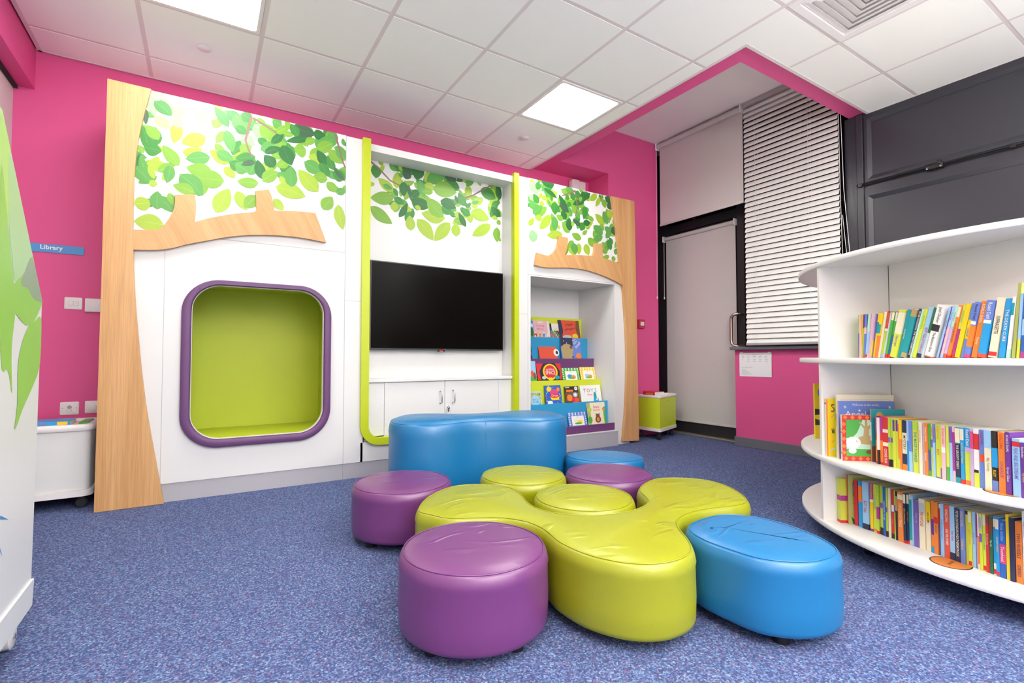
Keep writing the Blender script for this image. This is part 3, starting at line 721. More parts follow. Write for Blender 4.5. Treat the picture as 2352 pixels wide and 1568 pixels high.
# black folding partition with panelled mouldings
mb = MB()
mb.box(XB, YN, 0, XB + 0.06, 1.80, 3.0, 0)
for (za, zb) in ((2.233, 2.752), (1.20, 2.14), (0.1, 1.12)):
    for (ya, yb) in ((0.1, 1.79), (-1.7, 0.0), (-3.5, -1.8)):
        outer = [(ya, za), (yb, za), (yb, zb), (ya, zb)]
        mid = [(ya + .018, za + .018), (yb - .018, za + .018), (yb - .018, zb - .018), (ya + .018, zb - .018)]
        inn = [(ya + .047, za + .047), (yb - .047, za + .047), (yb - .047, zb - .047), (ya + .047, zb - .047)]
        mb.ring(outer, mid, XB, XB - 0.016, 'x')
        n = 4
        V = [(XB - 0.016, *p) for p in mid] + [(XB - 0.003, *p) for p in inn]
        mb.add(V, [(k, (k + 1) % 4, 4 + (k + 1) % 4, 4 + k) for k in range(4)])
mb.box(XB - 0.012, YN, 2.752, XB, 1.80, 2.775)
struct(mb, 'wall_right', M['darkpart'], label='black panelled folding partition')
mb = MB()
mb.rbox(XB - 0.004, 1.80, 0, XB + 0.30, 1.94, 2.797, 0.012)
mb.rbox(XB - 0.014, 1.802, 0, XB, 1.852, 2.797, 0.006)
struct(mb, 'trim_6', M['darkpart'], label='black end post of the folding partition')

# window: dark frame with glass at night
w = tag(bpy.data.objects.new('window_1', None), 'dark framed window behind the venetian blind', None, None, 'structure')
C.objects.link(w)
w.location = (4.68, 1.94, 0.957)
def ch(mbx, name, mats, par, smooth=None):
    """child built in world coordinates of an empty that has location only"""
    o = mbx.build(name, mats, par, smooth)
    o.location = -par.location
    return o
mb = MB()
for (ya, yb) in ((1.94, 2.01), (2.41, 2.47), (2.86, 2.95)):
    mb.box(4.655, ya, 0.957, 4.72, yb, 3.28)
for (za, zb) in ((0.957, 1.02), (2.2, 2.26), (3.2, 3.28)):
    mb.box(4.656, 1.941, za, 4.719, 2.949, zb)
ch(mb, 'window_frame', M['darkframe'], w)
ch(MB().box(4.683, 1.96, 0.97, 4.689, 2.93, 3.27), 'window_pane', M['glass'], w)
mb = MB()
mb.box(4.86, 1.8, 0, 4.9, YW + 0.1, 3.4)
struct(mb, 'wall_outside', mat('night_dark', '#0d0f1c', 0.9), label='dark outside beyond the window')
mb = MB().box(4.72, 1.8, 3.28, 4.9, YW, 3.4)

# door with frame, transom, kick plate
d = tag(bpy.data.objects.new('door_1', None), 'dark framed door with a grey roller blind', None, None, 'structure')
C.objects.link(d)
d.location = (4.66, 3.5, 0)
mb = MB()
mb.box(4.60, 2.951, 0, 4.70, 3.03, 3.27)
mb.box(4.60, 3.93, 0, 4.70, YW, 3.27)
mb.box(4.601, 2.955, 2.29, 4.699, YW - 0.004, 2.38)
mb.box(4.601, 2.955, 3.2, 4.699, YW - 0.004, 3.272)
mb.box(4.602, 3.0, 0.02, 4.66, 3.96, 0.13)
ch(mb, 'door_frame', M['darkframe'], d)
mb = MB()
mb.box(4.64, 3.03, 0.13, 4.68, 3.93, 2.29)
ch(mb, 'door_leaf', M['darkframe'], d)
ch(MB().box(4.66, 3.03, 2.38, 4.668, 3.93, 3.2), 'transom_pane', M['glass'], d)
ch(MB().rbox(4.52, 2.96, 0.0, 4.66, 4.1, 0.018, 0.005), 'threshold', M['alu'], d)
mb = MB()
mb.tube([(4.605, 2.972, 1.292), (4.56, 2.975, 1.292), (4.53, 2.995, 1.291), (4.523, 3.025, 1.284), (4.52, 3.046, 1.262), (4.52, 3.05, 1.235), (4.52, 3.05, 1.02), (4.52, 3.046, 0.995), (4.523, 3.025, 0.973), (4.53, 2.995, 0.966), (4.56, 2.975, 0.965), (4.605, 2.972, 0.965)], 0.0155, 14)
ch(mb, 'door_handle', M['steel'], d, 50)
# ---------------------------------------------------------------- blinds
def roller_blind(name, label, x, ya, yb, z0, z1, r=0.022, chain_y=None, chain_z=1.5):
    t = thing(name, label, 'blind', (x, (ya + yb) / 2, z1))
    W = MB()
    W.lathe([(r, 0), (r, yb - ya)], 20, (x, yb, z1), 'y')
    ch(W, 'roller_tube', M['roller'], t, 40)
    ch(MB().box(x + r - 0.0105, ya + 0.003, z0, x + r - 0.0085, yb - 0.012, z1), 'fabric', M['roller'], t)
    W = MB().rbox(x + r - 0.017, ya + 0.003, z0 - 0.014, x + r - 0.001, yb - 0.008, z0 + 0.010, 0.006)
    ch(W, 'bottom_bar', M['roller'], t, 40)
    for yy in (ya - 0.008, yb + 0.002):
        W = MB().rbox(x - r - 0.008, yy, z1 - r - 0.012, x + r + 0.008, yy + 0.010, z1 + r + 0.012, 0.003)
        ch(W, 'end_bracket', M['plastic'], t, 40)
    if chain_y:
        W = MB()
        cx = x - r - 0.012
        W.tube([(cx, chain_y, z1), (cx, chain_y, chain_z + 0.012), (cx - 0.003, chain_y - 0.006, chain_z), (cx - 0.008, chain_y - 0.014, chain_z + 0.012), (cx - 0.008, chain_y - 0.014, z1)], 0.0011, 6)
        W.rbox(cx - 0.012, chain_y - 0.014, chain_z - 0.022, cx, chain_y - 0.002, chain_z + 0.004, 0.003)
        ch(W, 'pull_chain', M['cord'], t)
    return t
roller_blind('roller_blind', 'tall grey roller blind above the door, hanging from the soffit', 4.335, 2.786, 3.815, 2.345, 3.238, 0.028, 3.808, 1.53)
roller_blind('roller_blind', 'long grey roller blind pulled down over the door', 4.575, 3.03, 3.935, 0.15, 2.235, 0.022, 3.92, 1.55)

t = thing('venetian_blind', 'white venetian blind lowered over the window above the pink low wall', 'blind', (4.35, 2.37, 0.97))
ya, yb = 1.952, 2.772
zt, zb = 3.235, 0.985
N = 47
mb = MB()
for k in range(N):
    z = zb + 0.02 + (zt - zb - 0.05) * k / (N - 1)
    a = math.radians(66)
    # slightly cambered slat, closed to the room side
    prof = []
    for s in range(5):
        u = (s / 4 - 0.5) * 0.05
        cam = 0.004 * (1 - (2 * s / 4 - 1) ** 2)
        prof.append((4.35 - u * math.cos(a) - cam * math.sin(a), z - u * math.sin(a) + cam * math.cos(a) * 0.5))
    V = [(x, ya, zz) for x, zz in prof] + [(x, yb, zz) for x, zz in prof] + [(x + 0.0012, ya, zz + 0.0008) for x, zz in prof] + [(x + 0.0012, yb, zz + 0.0008) for x, zz in prof]
    F = []
    for s in range(4):
        F += [(s, s + 1, 6 + s, 5 + s), (10 + s + 1, 10 + s, 15 + s, 16 + s), (s, 10 + s, 11 + s, s + 1), (5 + s, 6 + s, 16 + s, 15 + s)]
    F += [(0, 5, 15, 10), (4, 14, 19, 9)]
    mb.add(V, F)
ch(mb, 'slats', M['slat'], t, 60)
ch(MB().rbox(4.325, ya, 3.238, 4.38, yb, 3.278, 0.004), 'head_rail', mat('grey_head_rail', '#b3abac', 0.4), t)
ch(MB().rbox(4.33, ya, 0.966, 4.368, yb, 0.988, 0.004), 'bottom_rail', mat('grey_bottom_rail', '#a7a3a6', 0.4), t)
for yy in (2.655, 2.18):
    mb = MB().tube([(4.327, yy, 0.985), (4.327, yy, 3.25)], 0.0012, 5)
    mb.tube([(4.373, yy, 0.985), (4.373, yy, 3.25)], 0.0012, 5)
    ch(mb, 'ladder_cord', M['cord'], t)
t = thing('blind_pull_cord', 'white loose pull cords dangling beside the venetian blind', 'cord', (4.37, 1.94, 0.97))
for pts in ([(4.345, 1.947, 3.24), (4.343, 1.943, 2.2), (4.341, 1.925, 1.2), (4.34, 1.92, 0.985)], [(4.345, 1.938, 3.24), (4.34, 1.915, 2.2), (4.335, 1.86, 1.4), (4.33, 1.835, 0.985)], [(4.345, 1.930, 2.0), (4.34, 1.890, 1.5), (4.335, 1.845, 0.985)]):
    P = [Vector(p) for p in pts]
    ch(MB().tube(P, 0.0022, 6), 'cord', M['cord'], t)

# ---------------------------------------------------------------- ceiling fittings
LIGHT_LABEL = {(0, 1): 'square ceiling light panel at top left, cut off by the top of the photo', (4, 1): 'square ceiling light panel seen whole, beside the window recess'}
lmat = mat('light_diffuser', '#fffffa', 0.5, emit=LIGHT_EMIT)
for (i, j) in sorted(LIGHT_CELLS):
    xa, xb = X0 + G * i, X0 + G * (i + 1)
    yb, ya = Y0 - G * j, Y0 - G * (j + 1)
    t = thing('ceiling_light', LIGHT_LABEL.get((i, j), 'unseen square ceiling light panel, repeating the pattern or added as fill light'), 'light', ((xa + xb) / 2, (ya + yb) / 2, ZC), 0, 'ceiling light panels')
    o, n = rrect(xa + .014, ya + .014, xb - .014, yb - .014, .006, 4), rrect(xa + .034, ya + .034, xb - .034, yb - .034, .02, 4)
    mb = MB().ring(o, n, ZC - 0.004, ZC + 0.03, 'z')
    ch(mb, 'frame', M['plastic'], t)
    ch(MB().prism(n, ZC + 0.001, ZC + 0.006, 'z'), 'diffuser', lmat, t)
for lab, x, y in (('round white detector disc in the ceiling at the left, near the tree trunk', -0.03, 3.56), ('round white detector disc in the ceiling beside the light by the window recess', 2.35, 3.555)):
    o = MB().lathe([(0.038, 0.0), (0.042, -0.004), (0.036, -0.009), (0.001, -0.011)], 28, (x, y, ZC)).build('ceiling_detector', M['plastic'], None, 40)
    tag(o, lab, 'detector', 'round ceiling detectors')
# air diffuser with four-way louvres
i, j = VENT_CELL
xa, xb, yb, ya = X0 + G * i + .012, X0 + G * (i + 1) - .012, Y0 - G * j - .012, Y0 - G * (j + 1) + .012
t = thing('air_vent', 'white square four-way ceiling air diffuser', 'vent', ((xa + xb) / 2, (ya + yb) / 2, ZC))
sq = lambda q: [(xa + q, ya + q), (xb - q, ya + q), (xb - q, yb - q), (xa + q, yb - q)]
ch(MB().ring(sq(0), sq(.04), ZC - .004, ZC + .02, 'z'), 'frame', M['plastic'], t)
mb = MB()
for k in range(6):
    q = .042 + .038 * k
    o, n = sq(q), sq(q + .0365)
    V = [(*p, ZC + .009) for p in o] + [(*p, ZC - .004) for p in n] + [(*p, ZC + .011) for p in o] + [(*p, ZC - .002) for p in n]
    F = []
    for a in range(4):
        b = (a + 1) % 4
        F += [(a, b, 4 + b, 4 + a), (8 + b, 8 + a, 12 + a, 12 + b), (b, a, 8 + a, 8 + b), (4 + a, 4 + b, 12 + b, 12 + a)]
    mb.add(V, F)
ch(mb, 'louvres', M['plastic'], t)
ch(MB().box(xa, ya, ZC + .0265, xb, yb, ZC + .0275), 'backing', M['plastic'], t)

# ---------------------------------------------------------------- story wall: left bay with the reading nook
YF = 3.58
def clip_rect(P, r):
    x0, z0, x1, z1 = r
    for ax, lim, sg in ((0, x0, 1), (0, x1, -1), (1, z0, 1), (1, z1, -1)):
        out = []
        for i in range(len(P)):
            a, b = P[i - 1], P[i]
            da, db = (a[ax] - lim) * sg, (b[ax] - lim) * sg
            if (da >= 0) != (db >= 0):
                f = da / (da - db)
                out.append(a + (b - a) * f)
            if db >= 0:
                out.append(b)
        P = out
        if len(P) < 3:
            return []
    return P
def thicken(sets):
    """more leaves behind the dense clusters of the print"""
    r_ = random.Random(11)
    out = []
    for L in sets:
        for (xa, za, xb, zb, wd, tone) in L:
            if tone >= 3 and tone != 7:
                ln = math.hypot(xb - xa, zb - za)
                for _ in range(2):
                    a = r_.uniform(0, PI)
                    cx, cz = (xa + xb) / 2 + r_.uniform(-.05, .05), (za + zb) / 2 + r_.uniform(-.035, .05)
                    ln2 = max(0.06, min(0.14, ln * r_.uniform(.7, 1.1)))
                    out.append((cx - ln2 / 2 * math.cos(a), cz - ln2 / 2 * math.sin(a), cx + ln2 / 2 * math.cos(a), cz + ln2 / 2 * math.sin(a), ln2 * r_.uniform(.5, .62), r_.choice((1, 2, 2, 3, 3, 4, 4))))
    return [out] + list(sets)
def leaf_mural(sets, twigs, y, parent, rect, name='leaf_mural'):
    mb = MB()
    sets = thicken(sets)
    mats = M['leaf'] + M['vein'] + [M['twig']]
    k = 0
    for L in sets:
        for (xa, za, xb, zb, wd, tone) in L:
            yy = y - 0.0003 - 0.00001 * k
            k += 1
            a, b = Vector((xa, za)), Vector((xb, zb))
            dd = b - a
            nn = Vector((-dd.y, dd.x)).normalized()
            if rnd.random() < 0.5:
                a, b, dd = b, a, -dd
            up, dn = [], []
            bend = rnd.uniform(-0.05, 0.05)
            for q in range(9):
                f = q / 8
                wv = wd / 2 * (math.sin(PI * f ** 0.85)) ** 0.8
                c = a + dd * f + nn * (bend * dd.length * math.sin(PI * f))
                up.append(c + nn * wv)
                dn.append(c - nn * wv)
            P = clip_rect(up + dn[1:-1][::-1], rect)
            if not P:
                continue
            mb.add([(p.x, yy, p.y) for p in P], [tuple(range(len(P)))], tone)
            # midrib
            mid = [a + dd * f + nn * (bend * dd.length * math.sin(PI * f)) for f in (0.04, 0.5, 0.94)]
            if not all(rect[0] < p.x < rect[2] and rect[1] < p.y < rect[3] for p in mid):
                continue
            wv = 0.0014
            V = []
            for p, s in zip(mid, (1, 0.8, 0.3)):
                V += [(p.x + nn.x * wv * s, yy - 0.000004, min(p.y + nn.y * wv * s, rect[3])), (p.x - nn.x * wv * s, yy - 0.000004, min(p.y - nn.y * wv * s, rect[3]))]
            mb.add(V, [(0, 1, 3, 2), (2, 3, 5, 4)], 8 + tone)
    for tw in twigs:
        yy = y - 0.0003 - 0.00001 * (k + 3)
        P = [Vector(p) for p in tw]
        V = []
        for q, p in enumerate(P):
            t_ = (P[min(q + 1, len(P) - 1)] - P[max(q - 1, 0)]).normalized()
            nn = Vector((-t_.y, t_.x)) * (0.007 - 0.003 * q / len(P))
            V += [(p.x + nn.x, yy, p.y + nn.y), (p.x - nn.x, yy, p.y - nn.y)]
        mb.add(V, [(2 * q, 2 * q + 1, 2 * q + 3, 2 * q + 2) for q in range(len(P) - 1)], 16)
    o = mb.build(name, mats, parent)
    o.location = -parent.location
    return o
LPRINT = 'print of green leaves on white'
t = thing('reading_nook_unit', 'tall white wall unit with a rounded lime reading nook ringed in purple', 'unit', (0.17, 3.86, 0))
hole = rrect(-0.072, 0.345, 0.706, 1.312, 0.165, 10)
bm = bmesh.new()
def loop(bm, pts, y):
    vs = [bm.verts.new((p[0], y, p[1])) for p in pts]
    return [bm.edges.new((vs[i], vs[(i + 1) % len(vs)])) for i in range(len(vs))]
E = loop(bm, [(-0.49, 0.11), (0.84, 0.11), (0.84, 1.597), (-0.49, 1.597)], YF) + loop(bm, hole, YF)
bmesh.ops.triangle_fill(bm, use_beauty=True, use_dissolve=False, edges=E)
r = bmesh.ops.extrude_face_region(bm, geom=list(bm.faces))
for v in r['geom']:
    if isinstance(v, bmesh.types.BMVert):
        v.co.y += 0.02
bmesh.ops.recalc_face_normals(bm, faces=list(bm.faces))
ch(MB().addbm(bm), 'front_panel', M['white'], t)
mp = ch(MB().box(-0.488, YF, 1.6, 0.84, YF + 0.02, 2.441), 'mural_panel', M['white'], t)
mu = leaf_mural([LEAVES_LEFT_A, LEAVES_LEFT_B], TWIGS_LEFT, YF, t, (-0.36, 1.602, 0.8375, 2.4405))
mu['label'] = LPRINT
for c in ((-0.48, 1.5965, 0.838, 1.6005), (-0.2075, 0.11, -0.2045, 1.5), (0.838, 0.11, 0.8415, 2.44)):
    ch(MB().box(c[0], YF - 0.0003, c[1], c[2], YF + 0.001, c[3]), 'joint_line', M['groove'], t)
mb = MB()
mb.box(-0.487, YF + 0.021, 0.0, -0.467, YW - 0.006, 2.438)
mb.box(0.815, YF + 0.021, 0.0, 0.835, YW - 0.006, 2.438)
mb.box(-0.467, YF + 0.021, 2.418, 0.815, YW - 0.006, 2.438)
mb.box(-0.467, YW - 0.02, 0.0, 0.815, YW - 0.006, 2.418)
ch(mb, 'carcass', M['white'], t)
ch(MB().box(-0.40, YF + 0.006, 0.0, 0.84, YF + 0.02, 0.109), 'plinth', M['plinth'], t)
mb = MB()
x0_, x1_, z0_, z1_, yk = -0.10, 0.772, 0.355, 1.345, 4.12
mb.box(x0_, YF + 0.022, z0_ - 0.02, x1_, yk, z0_)
mb.box(x0_, YF + 0.022, z1_, x1_, yk, z1_ + 0.02)
mb.box(x0_ - 0.02, YF + 0.022, z0_ - 0.02, x0_, yk, z1_ + 0.02)
mb.box(x1_, YF + 0.022, z0_ - 0.02, x1_ + 0.02, yk, z1_ + 0.02)
mb.box(x0_ - 0.02, yk, z0_ - 0.02, x1_ + 0.02, yk + 0.02, z1_ + 0.02)
ch(mb, 'nook_lining', M['limein'], t)['label'] = 'lime padded lining'
ch(MB().ring(rrect(-0.074, 0.343, 0.708, 1.314, 0.166, 10), rrect(-0.063, 0.354, 0.697, 1.303, 0.156, 10), YF - 0.006, YF + 0.03), 'nook_edge', M['white'], t, 40)
ro, ri = rrect(-0.118, 0.300, 0.747, 1.338, 0.205, 12), rrect(-0.066, 0.351, 0.700, 1.306, 0.158, 12)
mb = MB()
n = len(ro)
def loft(loops):
    V = [p for L in loops for p in L]
    k = len(loops)
    mb.add(V, [(a * n + i, a * n + (i + 1) % n, ((a + 1) % k) * n + (i + 1) % n, ((a + 1) % k) * n + i) for a in range(k) for i in range(n)])
def mix(f, y):
    return [(o[0] + (q[0] - o[0]) * f, y, o[1] + (q[1] - o[1]) * f) for o, q in zip(ro, ri)]
loft([mix(0, YF - 0.0005), mix(0, YF - 0.020), mix(0.06, YF - 0.027), mix(0.15, YF - 0.030), mix(0.85, YF - 0.030), mix(0.94, YF - 0.027), mix(1, YF - 0.020), mix(1, YF - 0.0005)])
ch(mb, 'nook_ring', M['purplering'], t, 40)['label'] = 'purple padded ring'

# ---------------------------------------------------------------- middle bay
t = thing('media_unit', 'white wall bay edged in lime with a cupboard under the television', 'unit', (1.62, 3.86, 0))
ch(MB().box(0.842, YF, 0.11, 0.975, YF + 0.02, 2.438), 'side_stile', M['white'], t)
ch(MB().box(2.27, YF, 0.11, 2.40, YF + 0.02, 2.438), 'side_stile', M['white'], t)
ch(MB().box(0.96, YF, 0.11, 2.285, YF + 0.02, 0.245), 'lower_panel', M['white'], t)
ch(MB().box(0.975, 3.757, 0.66, 2.27, 3.775, 2.42), 'back_panel', M['white'], t)
ch(MB().box(1.0, YF + 0.004, 2.373, 2.244, 3.757, 2.425), 'top_rail', M['white'], t)
ch(MB().box(2.244, YF + 0.021, 0.11, 2.262, 3.757, 2.42), 'inner_side', M['white'], t)
ch(MB().box(0.99, YF + 0.021, 0.11, 1.008, 3.757, 2.42), 'inner_side', M['white'], t)
mu = leaf_mural([LEAVES_MIDDLE], TWIGS_MIDDLE, 3.757, t, (1.01, 0.8, 2.243, 2.372))
mu['label'] = LPRINT
for c in ((0.8425, 1.2565, 0.953, 1.2595), (2.291, 1.2305, 2.40, 1.2335), (2.398, 0.15, 2.4005, 2.43)):
    ch(MB().box(c[0], YF - 0.0003, c[1], c[2], YF + 0.001, c[3]), 'joint_line', M['groove'], t)
ch(MB().box(0.841, YF + 0.006, 0.0, 2.40, YF + 0.02, 0.109), 'plinth', M['plinth'], t)
ch(MB().rbox(1.009, YF + 0.002, 0.672, 2.243, 3.756, 0.697, 0.003), 'worktop', M['white'], t)
mb = MB()
mb.box(1.009, YF + 0.022, 0.27, 1.136, YF + 0.04, 0.671)
mb.box(2.117, YF + 0.022, 0.27, 2.243, YF + 0.04, 0.671)
mb.box(1.009, YF + 0.022, 0.245, 2.243, YF + 0.04, 0.281)
mb.box(1.009, 3.74, 0.245, 2.243, 3.756, 0.671)
ch(mb, 'carcass', M['white'], t)
def cup_handle(x, z0, z1, par):
    m_ = MB().tube([(x, YF + 0.019, z1), (x, YF - 0.012, z1 - 0.002), (x, YF - 0.016, z1 - 0.012), (x, YF - 0.016, z0 + 0.012), (x, YF - 0.012, z0 + 0.002), (x, YF + 0.019, z0)], 0.0045, 10)
    m_.lathe([(0.008, 0), (0.008, 0.003)], 14, (x, YF + 0.0195, z1), 'y')
    m_.lathe([(0.008, 0), (0.008, 0.003)], 14, (x, YF + 0.0195, z0), 'y')
    o = m_.build('handle', M['chrome'], par, 40)
    return o
for xa, xb, hx, left in ((1.138, 1.6215, 1.583, True), (1.6245, 2.115, 1.693, False)):
    dr = ch(MB().rbox(xa, YF + 0.0195, 0.283, xb, YF + 0.038, 0.6695, 0.0012, 0, 1), 'cupboard_door', M['white'], t)
    cup_handle(hx, 0.498, 0.594, dr)['label'] = 'chrome bow handle'
    if not left:
        m_ = MB().lathe([(0.009, 0), (0.009, 0.004), (0.006, 0.006)], 16, (1.647, YF + 0.0195, 0.466), 'y')
        m_.rbox(1.640, YF - 0.006, 0.446, 1.654, YF - 0.004, 0.466, 0.0008)
        m_.box(1.6455, YF - 0.005, 0.46, 1.6485, YF + 0.016, 0.468)
        m_.rbox(1.641, YF - 0.002, 0.428, 1.652, YF - 0.0005, 0.448, 0.0006)
        m_.build('lock_and_key', M['chrome'], dr, 40)
# lime U frame
def u_path(x0, x1, zb, zt, r, n=10):
    pts = [(x0, zt), ]
    for k in range(n + 1):
        a = math.radians(180 + 90 * k / n)
        pts.append((x0 + r + r * math.cos(a), zb + r + r * math.sin(a)))
    for k in range(n + 1):
        a = math.radians(270 + 90 * k / n)
        pts.append((x1 - r + r * math.cos(a), zb + r + r * math.sin(a)))
    pts.append((x1, zt))
    return pts
A, B = u_path(0.953, 2.291, 0.223, 2.446, 0.140), u_path(1.009, 2.243, 0.275, 2.446, 0.090)
mb = MB()
n = len(A)
ys = (YF - 0.03, YF + 0.021)
V = [(p[0], ys[0], p[1]) for p in A] + [(p[0], ys[0], p[1]) for p in B] + [(p[0], ys[1], p[1]) for p in A] + [(p[0], ys[1], p[1]) for p in B]
F = []
for i in range(n - 1):
    F += [(i, i + 1, n + i + 1, n + i), (2 * n + i + 1, 2 * n + i, 3 * n + i, 3 * n + i + 1), (i + 1, i, 2 * n + i, 2 * n + i + 1), (n + i, n + i + 1, 3 * n + i + 1, 3 * n + i)]
F += [(0, n, 3 * n, 2 * n), (n - 1, 3 * n - 1, 4 * n - 1, 2 * n - 1)]
mb.add(V, F)
ch(mb, 'lime_frame', M['lime'], t, 35)['label'] = 'lime green U shaped edging'

# television
t = thing('television', 'large black flat television on the wall of the middle bay', 'television', (1.64, 3.72, 0.912))
ch(MB().rbox(1.051, 3.69, 0.912, 2.215, 3.735, 1.590, 0.004), 'casing', M['bezel'], t)
ch(MB().box(1.059, 3.6885, 0.925, 2.207, 3.6905, 1.582), 'screen', M['screen'], t)
mb = MB().rbox(1.60, 3.6865, 0.902, 1.665, 3.70, 0.9135, 0.003)
ch(mb, 'sensor_bar', M['black'], t)
mb = MB()
put_text(mb, 'LG', (1.66, 3.6882, 0.9185), (1, 0, 0), (0, 0, 1), 0.03, 0.008, 0)
ch(mb, 'maker_mark', M['chrome'], t)
ch(MB().box(1.615, 3.686, 0.904, 1.645, 3.6866, 0.9095), 'standby_light', mat('standby_red', '#d8362c', 0.4, emit=0.6), t)
ch(MB().box(1.35, 3.735, 1.1, 1.9, 3.756, 1.4), 'wall_bracket', M['black'], t)

# ---------------------------------------------------------------- right bay: stepped book display
t = thing('book_display_unit', 'white wall bay with stepped lime, blue and purple book ledges', 'unit', (2.95, 3.86, 0))
ch(MB().box(2.402, YF, 1.585, 3.50, YF + 0.02, 2.441), 'mural_panel', M['white'], t)
mu = leaf_mural([LEAVES_RIGHT], TWIGS_RIGHT, YF, t, (2.403, 1.59, 3.49, 2.4405))
mu['label'] = LPRINT
mb = MB()
mb.box(2.402, YF, 0.11, 2.43, YF + 0.02, 1.583)
ch(mb, 'side_stile', M['white'], t)
mb = MB()
mb.box(3.43, YF, 0.0, 3.62, YF + 0.02, 1.583)
ch(mb, 'side_stile', M['white'], t)
mb = MB().box(2.43, YF - 0.001, 1.571, 3.52, YF + 0.02, 1.583)
ch(mb, 'head_edge', M['white'], t)
mb = MB()
mb.box(2.41, YF + 0.021, 0, 2.43, 4.128, 1.59)
mb.box(3.43, YF + 0.021, 0, 3.45, 4.128, 1.59)
mb.box(2.43, YF + 0.021, 1.572, 3.43, 4.128, 1.59)
mb.box(2.43, 4.128, 0, 3.43, 4.145, 1.572)
mb.box(2.41, 4.128, 1.59, 3.59, 4.145, 2.438)
mb.box(2.41, YF + 0.021, 2.42, 3.59, 4.128, 2.438)
ch(mb, 'carcass', M['white'], t)
TIER = [(3.588, 0.215, 'tierpurple', 0.130), (3.685, 0.425, 'tierblue', 0.20), (3.785, 0.634, 'tierlime', 0.41), (3.889, 0.842, 'tierpurple', 0.62), (3.990, 1.053, 'tierblue', 0.83), (4.087, 1.262, 'tierlime', 1.03)]
for k, (y, z, m_, zl) in enumerate(TIER):
    ch(MB().box(2.431, y, zl, 3.429, y + 0.012, z), 'display_board', M[m_], t)['label'] = {'tierpurple': 'purple board', 'tierblue': 'blue board', 'tierlime': 'lime board'}[m_]
for k in range(5):
    y0, z0 = TIER[k][0] + 0.012, TIER[k][1]
    ch(MB().box(2.431, y0, z0 - 0.05, 3.429, TIER[k + 1][0], z0 - 0.035), 'ledge', M['white'], t)
ch(MB().box(2.43, 3.542, 0.0, 3.43, 3.575, 0.145), 'plinth', M['plinth'], t)
ch(MB().box(2.43, 3.54, 0.141, 3.431, 3.578, 0.147), 'plinth_edge', M['white'], t)

# ---------------------------------------------------------------- oak trees
def tree(label, trunk, branch, x, loc):
    t = thing('wooden_tree', label, 'tree', (x, 3.56, 0), 0, 'oak trees on the story wall')
    for nm, poly, m_, y0 in (('trunk', trunk, M['wood'], 3.548), ('branch', branch, M['woodb'], 3.5505)):
        poly = [(p[0], max(p[1], 0.002)) for p in poly]
        bm = bmesh.new()
        vs = [bm.verts.new((p[0], y0, p[1])) for p in ccw(poly)]
        f = bm.faces.new(vs)
        r = bmesh.ops.extrude_face_region(bm, geom=[f])
        for v in r['geom']:
            if isinstance(v, bmesh.types.BMVert):
                v.co.y = YF - 0.0045
        bmesh.ops.recalc_face_normals(bm, faces=list(bm.faces))
        o = ch(MB().addbm(bm), nm, m_, t, 35)
        o.location.z += 0
    return t
def fine(pts, sharp):
    """subdivide an outline smoothly but keep corners listed in sharp"""
    n = len(pts)
    out = []
    for i in range(n):
        p0, p1, p2, p3 = (Vector(pts[(i + k) % n]) for k in (-1, 0, 1, 2))
        if i in sharp:
            p0 = p1 - (p2 - p1)
        if (i + 1) % n in sharp:
            p3 = p2 + (p2 - p1)
        for k in range(4):
            t_ = k / 4
            out.append(0.5 * ((2 * p1) + (p2 - p0) * t_ + (2 * p0 - 5 * p1 + 4 * p2 - p3) * t_ * t_ + (3 * p1 - p0 - 3 * p2 + p3) * t_ ** 3))
    return [(p.x, p.y) for p in out]
tree('oak cut-out tree at the left end with a branch over the reading nook', fine(TRUNK_LEFT, {0, 1, 17, 18, 19, 20, 21}), fine(BRANCH_LEFT, {0, 1, 6, 7, 10, 16, 17, 20, 23, 24, 35}), -0.35, 0)
tree('oak cut-out tree at the right end with a branch over the book display', fine(TRUNK_RIGHT, {0, 1, 2, 3, 4, 5}), fine(BRANCH_RIGHT, {0, 1, 7, 8, 11, 14, 16, 17, 18, 20, 21, 28}), 3.55, 0)
